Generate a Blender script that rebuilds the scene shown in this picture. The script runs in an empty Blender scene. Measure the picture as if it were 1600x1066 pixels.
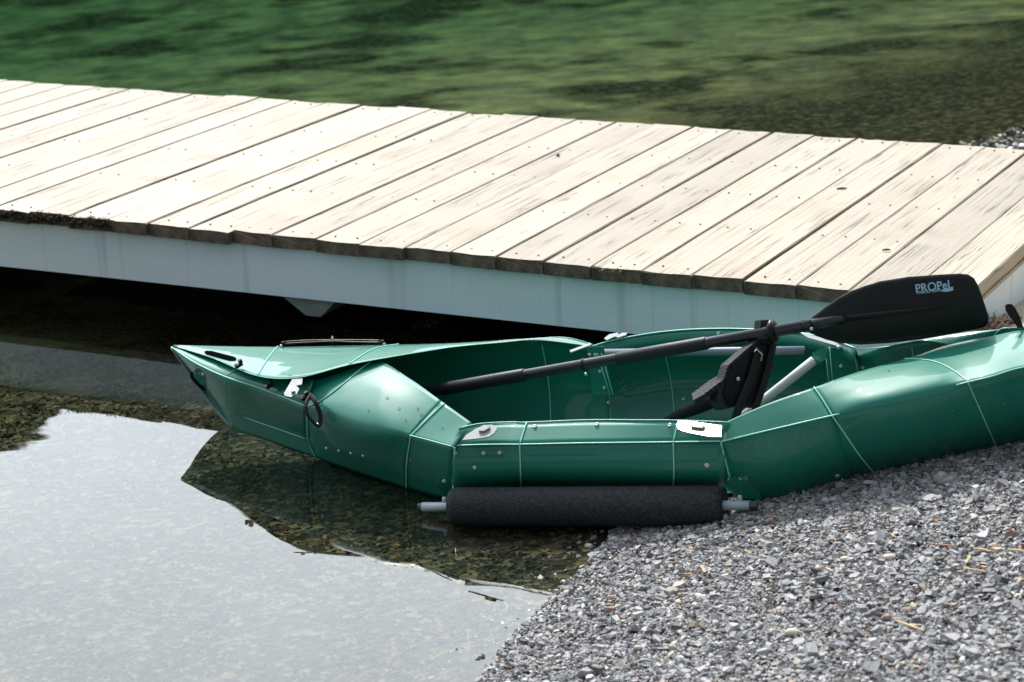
import bpy, bmesh, math, random
import numpy as np
from mathutils import Vector, Matrix
from mathutils import noise as mnoise
random.seed(7); rng = np.random.default_rng(7)
S = bpy.context.scene
COL = S.collection

# ------------------------------------------------------------------ camera
F_PX, PITCH, ROLL, CAM_Z = 3828.7, 0.2903, -0.0324, 2.0351      # 85 mm lens, eye height above the water
cam_d = bpy.data.cameras.new('camera'); cam = bpy.data.objects.new('camera', cam_d); COL.objects.link(cam)
S.camera = cam
cam_d.sensor_width = 36.0; cam_d.lens = F_PX / 1600 * 36.0
cam_d.clip_start = 0.1; cam_d.clip_end = 2000
cp, sp, cr, sr = math.cos(PITCH), math.sin(PITCH), math.cos(ROLL), math.sin(ROLL)
c_fwd = Vector((0, cp, -sp)); up0 = Vector((0, sp, cp)); rt0 = Vector((1, 0, 0))
c_rt = rt0 * cr + up0 * sr; c_up = -rt0 * sr + up0 * cr
M = Matrix.Identity(4)
for i in range(3):
    M[i][0] = c_rt[i]; M[i][1] = c_up[i]; M[i][2] = -c_fwd[i]
M[2][3] = CAM_Z
cam.matrix_world = M
cam_d.dof.use_dof = True; cam_d.dof.focus_distance = 5.95; cam_d.dof.aperture_fstop = 6.3

# ------------------------------------------------------------------ sun and sky
SUN_EL, SUN_AZ = math.radians(45), math.radians(-13)            # behind the dock, a little to the left
sun_dir = Vector((math.cos(SUN_EL) * math.sin(SUN_AZ), math.cos(SUN_EL) * math.cos(SUN_AZ), math.sin(SUN_EL)))
sun_d = bpy.data.lights.new('sun', 'SUN'); sun_d.energy = 4.8; sun_d.angle = math.radians(0.55); sun_d.color = (1.0, 0.965, 0.91)
sun = bpy.data.objects.new('sun', sun_d); COL.objects.link(sun); sun.location = (0, 0, 30)
sun.rotation_mode = 'QUATERNION'; sun.rotation_quaternion = sun_dir.to_track_quat('Z', 'Y')

W = bpy.data.worlds.new('World'); S.world = W; W.use_nodes = True
nt = W.node_tree; nt.nodes.clear()
N = nt.nodes.new; L = nt.links.new
out = N('ShaderNodeOutputWorld'); bg1 = N('ShaderNodeBackground'); bg2 = N('ShaderNodeBackground'); mx = N('ShaderNodeMixShader')
sky = N('ShaderNodeTexSky'); sky.sky_type = 'NISHITA'; sky.sun_disc = False
sky.sun_elevation = SUN_EL; sky.sun_rotation = SUN_AZ; sky.air_density = 1.2
L(sky.outputs[0], bg1.inputs[0]); bg1.inputs[1].default_value = 0.13
tc = N('ShaderNodeTexCoord')
dot = N('ShaderNodeVectorMath'); dot.operation = 'DOT_PRODUCT'; dot.inputs[1].default_value = sun_dir
L(tc.outputs['Generated'], dot.inputs[0])
mr = N('ShaderNodeMapRange'); mr.inputs[1].default_value = 0.3; mr.inputs[2].default_value = 1.0; L(dot.outputs['Value'], mr.inputs[0])
pw = N('ShaderNodeMath'); pw.operation = 'POWER'; pw.inputs[1].default_value = 1.2; L(mr.outputs[0], pw.inputs[0])
mul = N('ShaderNodeMath'); mul.operation = 'MULTIPLY_ADD'; mul.inputs[1].default_value = 4.0; mul.inputs[2].default_value = 0.54
L(pw.outputs[0], mul.inputs[0])                                   # thin cloud is brighter towards the sun
nz = N('ShaderNodeTexNoise'); nz.inputs['Scale'].default_value = 3.2; nz.inputs['Detail'].default_value = 6; nz.inputs['Roughness'].default_value = 0.5
L(tc.outputs['Generated'], nz.inputs['Vector'])
ramp = N('ShaderNodeMapRange'); ramp.inputs[1].default_value = 0.30; ramp.inputs[2].default_value = 0.55; ramp.inputs[3].default_value = 0.75; ramp.inputs[4].default_value = 1.0
L(nz.outputs[0], ramp.inputs[0])
cc = N('ShaderNodeMix'); cc.data_type = 'RGBA'; cc.inputs[6].default_value = (0.68, 0.84, 1.0, 1); cc.inputs[7].default_value = (0.87, 0.94, 1.0, 1)
L(ramp.outputs[0], cc.inputs[0]); L(cc.outputs[2], bg2.inputs[0]); L(mul.outputs[0], bg2.inputs[1])
sz = N('ShaderNodeSeparateXYZ'); L(tc.outputs['Generated'], sz.inputs[0])
bank = N('ShaderNodeMapRange'); bank.interpolation_type = 'SMOOTHSTEP'; bank.inputs[1].default_value = 0.46; bank.inputs[2].default_value = 0.72; bank.inputs[3].default_value = 1.0; bank.inputs[4].default_value = 0.5
L(sz.outputs[2], bank.inputs[0])                                   # clouds are banked up low down, blue sky overhead
cov = N('ShaderNodeMath'); cov.operation = 'MULTIPLY'; L(ramp.outputs[0], cov.inputs[0]); L(bank.outputs[0], cov.inputs[1])
L(cov.outputs[0], mx.inputs[0]); L(bg1.outputs[0], mx.inputs[1]); L(bg2.outputs[0], mx.inputs[2]); L(mx.outputs[0], out.inputs[0])
S.view_settings.view_transform = 'Standard'; S.view_settings.look = 'None'; S.view_settings.gamma = 1
S.view_settings.exposure = 0.0
try:
    S.cycles.max_bounces = 10; S.cycles.transparent_max_bounces = 12; S.cycles.caustics_reflective = False; S.cycles.caustics_refractive = False
except Exception: pass

# ------------------------------------------------------------------ helpers
def P(px, py, z):
    """point of the place seen in the survey photo at (px, py) that lies z metres above the water"""
    a = (px - 800) / F_PX; b = (533 - py) / F_PX
    d = c_fwd + c_rt * a + c_up * b
    t = (z - CAM_Z) / d.z
    return Vector((d.x * t, d.y * t, z))
def PY(px, py, Y):
    a = (px - 800) / F_PX; b = (533 - py) / F_PX
    d = c_fwd + c_rt * a + c_up * b
    t = Y / d.y
    return Vector((d.x * t, Y, CAM_Z + d.z * t))
def PP(px, py, p0, n):
    """point seen at (px, py) on the plane through p0 with normal n"""
    a = (px - 800) / F_PX; b = (533 - py) / F_PX
    d = c_fwd + c_rt * a + c_up * b; c = Vector((0, 0, CAM_Z))
    t = (p0 - c).dot(n) / d.dot(n)
    return c + d * t

def tag(o, label=None, cat=None, group=None, kind=None):
    if label: o['label'] = label
    if cat: o['category'] = cat
    if group: o['group'] = group
    if kind: o['kind'] = kind
    return o
def empty(name, loc=(0, 0, 0), **k):
    o = bpy.data.objects.new(name, None); COL.objects.link(o); o.location = loc; o.empty_display_size = 0.05
    return tag(o, **k)
def link(name, me, parent=None, **k):
    o = bpy.data.objects.new(name, me); COL.objects.link(o)
    if parent is not None:
        o.parent = parent; o.matrix_parent_inverse = Matrix.Translation(-Vector(parent.location)) if parent.parent is None else Matrix.Identity(4)
    return tag(o, **k)
def mesh(verts, faces, mat, smooth=True, name='m'):
    me = bpy.data.meshes.new(name); me.from_pydata([tuple(v) for v in verts], [], faces)
    bm = bmesh.new(); bm.from_mesh(me); bmesh.ops.recalc_face_normals(bm, faces=bm.faces); bm.to_mesh(me); bm.free()
    mats = mat if isinstance(mat, (list, tuple)) else [mat]
    for m in mats: me.materials.append(m)
    if smooth: me.shade_smooth()
    return me
class MB:
    """collects shapes into one mesh"""
    def __init__(s): s.v = []; s.f = []
    def add(s, v, f):
        o = len(s.v); s.v += [Vector(x) for x in v]; s.f += [tuple(i + o for i in q) for q in f]
    def box(s, c, sx, sy, sz, R=None):
        R = R or Matrix.Identity(3); c = Vector(c)
        v = [c + R @ Vector((x * sx / 2, y * sy / 2, z * sz / 2)) for x in (-1, 1) for y in (-1, 1) for z in (-1, 1)]
        s.add(v, [(0, 1, 3, 2), (4, 6, 7, 5), (0, 4, 5, 1), (2, 3, 7, 6), (0, 2, 6, 4), (1, 5, 7, 3)])
    def tube(s, pts, r, n=12, caps=True, flat=1.0, upv=None):
        pts = [Vector(p) for p in pts]; k = len(pts); rs = r if isinstance(r, (list, tuple)) else [r] * k
        v = []; prev = None
        for i, p in enumerate(pts):
            t = (pts[min(i + 1, k - 1)] - pts[max(i - 1, 0)]).normalized()
            if prev is None:
                a = upv if upv is not None else (Vector((0, 0, 1)) if abs(t.z) < .9 else Vector((1, 0, 0)))
            else: a = prev
            a = (a - t * a.dot(t)).normalized(); b = t.cross(a); prev = a
            for j in range(n):
                q = 2 * math.pi * j / n
                v.append(p + a * math.cos(q) * rs[i] * flat + b * math.sin(q) * rs[i])
        f = [(i * n + j, i * n + (j + 1) % n, (i + 1) * n + (j + 1) % n, (i + 1) * n + j) for i in range(k - 1) for j in range(n)]
        if caps: f += [tuple(range(n)), tuple(range((k - 1) * n, k * n))]
        s.add(v, f)
    def prism(s, poly, nrm, th):
        """polygon extruded by th along nrm"""
        nrm = Vector(nrm).normalized() * th; k = len(poly)
        s.add([Vector(p) for p in poly] + [Vector(p) + nrm for p in poly],
              [tuple(range(k)), tuple(range(k, 2 * k))] + [(i, (i + 1) % k, k + (i + 1) % k, k + i) for i in range(k)])
    def strip(s, a, b, th, nrm=None):
        """band between two equally long lines with thickness th"""
        k = len(a); a = [Vector(x) for x in a]; b = [Vector(x) for x in b]; A2 = []; B2 = []
        for i in range(k):
            t = (a[min(i + 1, k - 1)] - a[max(i - 1, 0)]); n = t.cross(b[i] - a[i])
            n = n.normalized() if n.length > 1e-9 else Vector((0, 0, 1))
            A2.append(a[i] + n * th); B2.append(b[i] + n * th)
        v = a + b + A2 + B2; f = []
        for i in range(k - 1):
            f += [(i, i + 1, k + i + 1, k + i), (2 * k + i, 2 * k + i + 1, 3 * k + i + 1, 3 * k + i), (i, i + 1, 2 * k + i + 1, 2 * k + i), (k + i, k + i + 1, 3 * k + i + 1, 3 * k + i)]
        f += [(0, k, 3 * k, 2 * k), (k - 1, 2 * k - 1, 4 * k - 1, 3 * k - 1)]
        s.add(v, f)
    def me(s, mat, smooth=True): return mesh(s.v, s.f, mat, smooth)
def cr_(p0, p1, p2, p3, t):
    return 0.5 * ((2 * p1) + (p2 - p0) * t + (2 * p0 - 5 * p1 + 4 * p2 - p3) * t * t + (3 * p1 - p0 - 3 * p2 + p3) * t * t * t)
def spline(pts, n=8, linear=False):
    pts = [Vector(p) for p in pts]; o = []
    for i in range(len(pts) - 1):
        a, b = pts[i], pts[i + 1]; p = pts[i - 1] if i else a * 2 - b; q = pts[i + 2] if i + 2 < len(pts) else b * 2 - a
        for j in range(n): o.append(a.lerp(b, j / n) if linear else cr_(p, a, b, q, j / n))
    o.append(pts[-1]); return o
def loft(rails, n=8, m=8, lin=False):
    """surface through rails (same station count); smooth along, smooth or straight across"""
    R = [spline(r, n) for r in rails]; rows = [spline([r[i] for r in R], m, lin) for i in range(len(R[0]))]
    return rows
def grid_mesh(rows, mat, th=0.0):
    k = len(rows[0]); v = [p for r in rows for p in r]
    f = [(i * k + j, i * k + j + 1, (i + 1) * k + j + 1, (i + 1) * k + j) for i in range(len(rows) - 1) for j in range(k - 1)]
    return mesh(v, f, mat)
def panel(name, rows, mat, parent, th=0.0013, **k):
    o = link(name, grid_mesh(rows, mat), parent, **k)
    if th:
        s = o.modifiers.new('thick', 'SOLIDIFY'); s.thickness = th; s.offset = 0; s.use_even_offset = False
    return o

# ------------------------------------------------------------------ materials
def mat(name):
    m = bpy.data.materials.new(name); m.use_nodes = True; t = m.node_tree; t.nodes.clear()
    o = t.nodes.new('ShaderNodeOutputMaterial'); b = t.nodes.new('ShaderNodeBsdfPrincipled'); t.links.new(b.outputs[0], o.inputs[0])
    return m, t, b, o
def simple(name, col, rough=0.5, metal=0.0, coat=0.0, var=0.0, scale=30, bump=0.0, bscale=200, spec=0.5):
    m, t, b, o = mat(name)
    b.inputs['Base Color'].default_value = (*col, 1); b.inputs['Roughness'].default_value = rough; b.inputs['Metallic'].default_value = metal
    b.inputs['Coat Weight'].default_value = coat; b.inputs['Coat Roughness'].default_value = 0.08; b.inputs['Specular IOR Level'].default_value = spec
    tcn = t.nodes.new('ShaderNodeTexCoord')
    if var:
        nz = t.nodes.new('ShaderNodeTexNoise'); nz.inputs['Scale'].default_value = scale; nz.inputs['Detail'].default_value = 5; t.links.new(tcn.outputs['Object'], nz.inputs['Vector'])
        mp = t.nodes.new('ShaderNodeMapRange'); mp.inputs[1].default_value = .3; mp.inputs[2].default_value = .7; mp.inputs[3].default_value = 1 - var; mp.inputs[4].default_value = 1 + var; t.links.new(nz.outputs[0], mp.inputs[0])
        mu = t.nodes.new('ShaderNodeVectorMath'); mu.operation = 'SCALE'; mu.inputs[0].default_value = col; t.links.new(mp.outputs[0], mu.inputs['Scale']); t.links.new(mu.outputs[0], b.inputs['Base Color'])
        mp2 = t.nodes.new('ShaderNodeMapRange'); mp2.inputs[1].default_value = .3; mp2.inputs[2].default_value = .7; mp2.inputs[3].default_value = rough * .85; mp2.inputs[4].default_value = min(1, rough * 1.2); t.links.new(nz.outputs[0], mp2.inputs[0]); t.links.new(mp2.outputs[0], b.inputs['Roughness'])
    if bump:
        n2 = t.nodes.new('ShaderNodeTexNoise'); n2.inputs['Scale'].default_value = bscale; n2.inputs['Detail'].default_value = 3; t.links.new(tcn.outputs['Object'], n2.inputs['Vector'])
        bp = t.nodes.new('ShaderNodeBump'); bp.inputs['Strength'].default_value = bump; bp.inputs['Distance'].default_value = 0.004; t.links.new(n2.outputs[0], bp.inputs['Height']); t.links.new(bp.outputs[0], b.inputs['Normal'])
    return m

def plastic_green():
    m, t, b, o = mat('green_sheet_plastic'); n = t.nodes.new; l = t.links.new
    tc = n('ShaderNodeTexCoord')
    # faint scratches and dust film
    mp = n('ShaderNodeMapping'); mp.inputs['Scale'].default_value = (60, 9, 60); mp.inputs['Rotation'].default_value = (0, 0.3, 0.6); l(tc.outputs['Object'], mp.inputs['Vector'])
    s1 = n('ShaderNodeTexNoise'); s1.inputs['Scale'].default_value = 3; s1.inputs['Detail'].default_value = 8; s1.inputs['Distortion'].default_value = 1.5; l(mp.outputs[0], s1.inputs['Vector'])
    r1 = n('ShaderNodeMapRange'); r1.inputs[1].default_value = .60; r1.inputs[2].default_value = .74; l(s1.outputs[0], r1.inputs[0])
    d1 = n('ShaderNodeTexNoise'); d1.inputs['Scale'].default_value = 6; d1.inputs['Detail'].default_value = 4; l(tc.outputs['Object'], d1.inputs['Vector'])
    r2 = n('ShaderNodeMapRange'); r2.inputs[1].default_value = .45; r2.inputs[2].default_value = .75; l(d1.outputs[0], r2.inputs[0])
    mm = n('ShaderNodeMath'); mm.operation = 'MULTIPLY'; l(r1.outputs[0], mm.inputs[0]); l(r2.outputs[0], mm.inputs[1])
    mk = n('ShaderNodeMath'); mk.operation = 'MULTIPLY'; l(mm.outputs[0], mk.inputs[0]); mk.inputs[1].default_value = 0.32
    mc = n('ShaderNodeMix'); mc.data_type = 'RGBA'; mc.inputs[6].default_value = (0.006, 0.175, 0.118, 1); mc.inputs[7].default_value = (0.22, 0.45, 0.33, 1)
    l(mk.outputs[0], mc.inputs[0]); l(mc.outputs[2], b.inputs['Base Color'])
    rr = n('ShaderNodeMapRange'); rr.inputs[3].default_value = 0.44; rr.inputs[4].default_value = 0.58; l(d1.outputs[0], rr.inputs[0]); l(rr.outputs[0], b.inputs['Roughness'])
    b.inputs['IOR'].default_value = 1.5
    b.inputs['Specular IOR Level'].default_value = 0.30; b.inputs['Coat Weight'].default_value = 0.6; b.inputs['Coat Roughness'].default_value = 0.03; b.inputs['Coat IOR'].default_value = 1.45
    w = n('ShaderNodeTexNoise'); w.inputs['Scale'].default_value = 7; w.inputs['Detail'].default_value = 2; l(tc.outputs['Object'], w.inputs['Vector'])
    bp = n('ShaderNodeBump'); bp.inputs['Strength'].default_value = 0.25; bp.inputs['Distance'].default_value = 0.006; l(w.outputs[0], bp.inputs['Height']); l(bp.outputs[0], b.inputs['Normal']); l(bp.outputs[0], b.inputs['Coat Normal'])
    return m
GREEN = plastic_green()
CREASE = simple('scored_crease', (0.30, 0.78, 0.62), 0.35)
BLACKP = simple('black_plastic', (0.0045, 0.006, 0.006), 0.42, var=.2, scale=12, spec=.3)
SHAFT = simple('dark_shaft', (0.010, 0.012, 0.016), 0.25, var=.15, spec=.6)
GRIP = simple('rubber_grip', (0.009, 0.010, 0.014), 0.5, bump=.15, spec=.35)
FOAM = simple('black_foam', (0.020, 0.023, 0.027), 0.65, spec=.3, var=.95, scale=150, bump=1.0, bscale=210)
WEB = simple('black_webbing', (0.006, 0.006, 0.006), 0.85, bump=.3, bscale=900)
STEEL = simple('stainless', (0.66, 0.67, 0.66), 0.35, metal=.6)
ALU = simple('white_clip', (0.30, 0.31, 0.31), 0.5, var=.08, spec=.3)
GLINT = simple('polished_clip', (0.66, 0.57, 0.43), 0.42, metal=1)
ALUD = simple('dull_clip', (0.34, 0.38, 0.38), 0.5, var=.05, spec=.3)
PVCD = simple('dull_bracket', (0.16, 0.18, 0.18), 0.6, var=.2)
PVC = simple('grey_pvc', (0.40, 0.47, 0.50), 0.32, var=.06, scale=14)
DARKCAP = simple('dark_cap', (0.05, 0.06, 0.075), 0.4)
INK = simple('pale_blue_print', (0.42, 0.58, 0.74), 0.5)

def wood_mat(name, base, dark, grey):
    m, t, b, o = mat(name); n = t.nodes.new; l = t.links.new
    tc = n('ShaderNodeTexCoord'); oi = n('ShaderNodeObjectInfo')
    ad = n('ShaderNodeVectorMath'); ad.operation = 'MULTIPLY_ADD'; ad.inputs[1].default_value = (1, 1, 1)
    l(tc.outputs['Object'], ad.inputs[0]); cx = n('ShaderNodeCombineXYZ'); m10 = n('ShaderNodeMath'); m10.operation = 'MULTIPLY'; m10.inputs[1].default_value = 37; l(oi.outputs['Random'], m10.inputs[0])
    l(m10.outputs[0], cx.inputs[0]); l(m10.outputs[0], cx.inputs[1]); l(cx.outputs[0], ad.inputs[2])
    mp = n('ShaderNodeMapping'); mp.inputs['Scale'].default_value = (55, 2.2, 55); l(ad.outputs[0], mp.inputs['Vector'])
    g = n('ShaderNodeTexNoise'); g.inputs['Scale'].default_value = 1; g.inputs['Detail'].default_value = 7; g.inputs['Roughness'].default_value = .6; g.inputs['Distortion'].default_value = 0.9; l(mp.outputs[0], g.inputs['Vector'])
    mp2 = n('ShaderNodeMapping'); mp2.inputs['Scale'].default_value = (7, 1.2, 7); l(ad.outputs[0], mp2.inputs['Vector'])
    w = n('ShaderNodeTexWave'); w.wave_type = 'BANDS'; w.bands_direction = 'X'; w.inputs['Scale'].default_value = 2.2; w.inputs['Distortion'].default_value = 9; w.inputs['Detail'].default_value = 3; w.inputs['Detail Scale'].default_value = .7; l(mp2.outputs[0], w.inputs['Vector'])
    # cracks: sharp minima of stretched noise
    mp3 = n('ShaderNodeMapping'); mp3.inputs['Scale'].default_value = (42, .6, 42); l(ad.outputs[0], mp3.inputs['Vector'])
    c = n('ShaderNodeTexNoise'); c.inputs['Scale'].default_value = 1; c.inputs['Detail'].default_value = 3; c.inputs['Distortion'].default_value = .8; l(mp3.outputs[0], c.inputs['Vector'])
    ca = n('ShaderNodeMath'); ca.operation = 'SUBTRACT'; ca.inputs[1].default_value = .5; l(c.outputs[0], ca.inputs[0]); cb = n('ShaderNodeMath'); cb.operation = 'ABSOLUTE'; l(ca.outputs[0], cb.inputs[0])
    cc = n('ShaderNodeMapRange'); cc.inputs[1].default_value = 0; cc.inputs[2].default_value = .017; cc.inputs[3].default_value = 1; cc.inputs[4].default_value = 0; l(cb.outputs[0], cc.inputs[0])
    pm = n('ShaderNodeTexNoise'); pm.inputs['Scale'].default_value = 4; l(ad.outputs[0], pm.inputs['Vector']); pr = n('ShaderNodeMapRange'); pr.inputs[1].default_value = .42; pr.inputs[2].default_value = .60; l(pm.outputs[0], pr.inputs[0])
    ck = n('ShaderNodeMath'); ck.operation = 'MULTIPLY'; l(cc.outputs[0], ck.inputs[0]); l(pr.outputs[0], ck.inputs[1])
    bl = n('ShaderNodeMix'); bl.data_type = 'RGBA'; bl.inputs[6].default_value = (*base, 1); bl.inputs[7].default_value = (*grey, 1)
    gm = n('ShaderNodeMapRange'); gm.inputs[1].default_value = .35; gm.inputs[2].default_value = .7; l(g.outputs[0], gm.inputs[0])
    l(gm.outputs[0], bl.inputs[0])
    b2 = n('ShaderNodeMix'); b2.data_type = 'RGBA'; b2.inputs[7].default_value = (*[x * .72 for x in base], 1); l(bl.outputs[2], b2.inputs[6])
    wr = n('ShaderNodeMapRange'); wr.inputs[1].default_value = .6; wr.inputs[2].default_value = 1; wr.inputs[4].default_value = .55; l(w.outputs['Fac'], wr.inputs[0])
    wk = n('ShaderNodeMath'); wk.operation = 'MULTIPLY'; l(wr.outputs[0], wk.inputs[0]); l(oi.outputs['Random'], wk.inputs[1]); l(wk.outputs[0], b2.inputs[0])
    b3 = n('ShaderNodeMix'); b3.data_type = 'RGBA'; b3.inputs[7].default_value = (*dark, 1); l(b2.outputs[2], b3.inputs[6]); l(ck.outputs[0], b3.inputs[0])
    # broad stains and small dark specks
    st = n('ShaderNodeTexNoise'); st.inputs['Scale'].default_value = 2.3; st.inputs['Detail'].default_value = 5; l(tc.outputs['Object'], st.inputs['Vector'])
    l(ad.outputs[0], st.inputs['Vector'])
    sr_ = n('ShaderNodeMapRange'); sr_.inputs[1].default_value = .52; sr_.inputs[2].default_value = .78; sr_.inputs[4].default_value = .7; l(st.outputs[0], sr_.inputs[0])
    b4 = n('ShaderNodeMix'); b4.data_type = 'RGBA'; b4.inputs[7].default_value = (base[0] * .72, base[1] * .60, base[2] * .50, 1); l(b3.outputs[2], b4.inputs[6]); l(sr_.outputs[0], b4.inputs[0])
    vo = n('ShaderNodeTexVoronoi'); vo.inputs['Scale'].default_value = 26; l(ad.outputs[0], vo.inputs['Vector'])
    vr = n('ShaderNodeMapRange'); vr.inputs[1].default_value = .05; vr.inputs[2].default_value = .11; vr.inputs[3].default_value = 1; vr.inputs[4].default_value = 0; l(vo.outputs['Distance'], vr.inputs[0])
    sc = n('ShaderNodeSeparateColor'); l(vo.outputs['Color'], sc.inputs[0]); gt = n('ShaderNodeMath'); gt.operation = 'GREATER_THAN'; gt.inputs[1].default_value = .80; l(sc.outputs[0], gt.inputs[0])
    vk = n('ShaderNodeMath'); vk.operation = 'MULTIPLY'; l(vr.outputs[0], vk.inputs[0]); l(gt.outputs[0], vk.inputs[1]); vk2 = n('ShaderNodeMath'); vk2.operation = 'MULTIPLY'; vk2.inputs[1].default_value = .6; l(vk.outputs[0], vk2.inputs[0])
    b5 = n('ShaderNodeMix'); b5.data_type = 'RGBA'; b5.inputs[7].default_value = (*dark, 1); l(b4.outputs[2], b5.inputs[6]); l(vk2.outputs[0], b5.inputs[0])
    rv = n('ShaderNodeMapRange'); rv.inputs[3].default_value = .76; rv.inputs[4].default_value = 1.06; l(oi.outputs['Random'], rv.inputs[0])
    mu = n('ShaderNodeVectorMath'); mu.operation = 'SCALE'; l(b5.outputs[2], mu.inputs[0]); l(rv.outputs[0], mu.inputs['Scale']); l(mu.outputs[0], b.inputs['Base Color'])
    b.inputs['Roughness'].default_value = .62
    bs = n('ShaderNodeMath'); bs.operation = 'MULTIPLY_ADD'; bs.inputs[1].default_value = -1.2; l(ck.outputs[0], bs.inputs[0]); l(g.outputs[0], bs.inputs[2])
    bp = n('ShaderNodeBump'); bp.inputs['Strength'].default_value = .5; bp.inputs['Distance'].default_value = .003; l(bs.outputs[0], bp.inputs['Height']); l(bp.outputs[0], b.inputs['Normal'])
    return m
WOOD = wood_mat('weathered_plank', (0.375, 0.308, 0.222), (0.06, 0.043, 0.03), (0.40, 0.345, 0.27))
WOODEND = simple('dirty_shaded_end_grain', (0.115, 0.088, 0.062), 0.8, var=.85, scale=26, bump=.8, bscale=120)  # grime and moss tone, darkened further for the shade on the plank ends
WOODSIDE = wood_mat('end_board_wood', (0.42, 0.33, 0.24), (0.06, 0.045, 0.03), (0.48, 0.40, 0.31))

def metal_beam():
    m, t, b, o = mat('galvanised_beam'); n = t.nodes.new; l = t.links.new
    tc = n('ShaderNodeTexCoord'); mp = n('ShaderNodeMapping'); mp.inputs['Scale'].default_value = (1.2, 1.2, 5); l(tc.outputs['Object'], mp.inputs['Vector'])
    a = n('ShaderNodeTexNoise'); a.inputs['Scale'].default_value = 2.0; a.inputs['Detail'].default_value = 6; l(mp.outputs[0], a.inputs['Vector'])
    c = n('ShaderNodeMix'); c.data_type = 'RGBA'; c.inputs[6].default_value = (0.74, 0.86, 0.96, 1); c.inputs[7].default_value = (0.80, 0.89, 0.94, 1)
    r = n('ShaderNodeMapRange'); r.inputs[1].default_value = .4; r.inputs[2].default_value = .6; l(a.outputs[0], r.inputs[0]); l(r.outputs[0], c.inputs[0])
    # fine pits and vertical runs
    s = n('ShaderNodeTexNoise'); s.inputs['Scale'].default_value = 160; s.inputs['Detail'].default_value = 2; l(tc.outputs['Object'], s.inputs['Vector'])
    sr = n('ShaderNodeMapRange'); sr.inputs[1].default_value = .62; sr.inputs[2].default_value = .8; sr.inputs[4].default_value = .35; l(s.outputs[0], sr.inputs[0])
    mp2 = n('ShaderNodeMapping'); mp2.inputs['Scale'].default_value = (22, 22, .8); l(tc.outputs['Object'], mp2.inputs['Vector'])
    v = n('ShaderNodeTexNoise'); v.inputs['Scale'].default_value = 1; v.inputs['Detail'].default_value = 4; l(mp2.outputs[0], v.inputs['Vector'])
    vr = n('ShaderNodeMapRange'); vr.inputs[1].default_value = .58; vr.inputs[2].default_value = .85; vr.inputs[4].default_value = .6; l(v.outputs[0], vr.inputs[0])
    mxx = n('ShaderNodeMath'); mxx.operation = 'MAXIMUM'; l(sr.outputs[0], mxx.inputs[0]); l(vr.outputs[0], mxx.inputs[1])
    c2 = n('ShaderNodeMix'); c2.data_type = 'RGBA'; c2.inputs[7].default_value = (0.20, 0.25, 0.26, 1); l(c.outputs[2], c2.inputs[6]); l(mxx.outputs[0], c2.inputs[0])
    l(c2.outputs[2], b.inputs['Base Color']); b.inputs['Metallic'].default_value = .0; b.inputs['Roughness'].default_value = .45
    return m
BEAM = metal_beam()

# ------------------------------------------------------------------ terrain heights
SH = [(-0.36, 3.4), (-0.10, 4.2), (-0.03, 4.47), (0.03, 4.67), (0.18, 5.01), (0.33, 5.40), (0.62, 6.1), (1.05, 7.1), (1.96, 9.23), (2.22, 9.48), (3.6, 11.0), (8.0, 15.0)]
shx = np.array([s[0] for s in SH]); shy = np.array([s[1] for s in SH])
def ground(x, y):
    x = np.asarray(x, float); y = np.asarray(y, float)
    x0 = np.interp(y, shy, shx); s = (x - x0) * 0.93
    dry = 0.20 * s + 0.03 * np.clip(s, 0, 3) ** 2
    wet = np.where(s > -1.2, 0.075 * s, -0.09 + 0.05 * (s + 1.2)); wet = np.maximum(wet, -1.3)
    z = np.where(s > 0, np.minimum(dry, 0.30 + 0.06 * s), wet)
    # mound of sand against the dock end
    z = z + 0.075 * np.exp(-(((x - 1.55) / .38) ** 2 + ((y - 5.95) / .45) ** 2)) * (s > 0)
    z = z + 0.012 * np.sin(3.1 * x + 1.7 * y) * np.sin(2.3 * y - 1.1 * x) * np.clip(s * 3, 0, 1)
    return z
def gz(x, y): return float(ground(x, y))

def stone_color_attr(me, cols_per_face):
    a = me.color_attributes.new('tint', 'FLOAT_COLOR', 'CORNER')
    a.data.foreach_set('color', cols_per_face.ravel())

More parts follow.
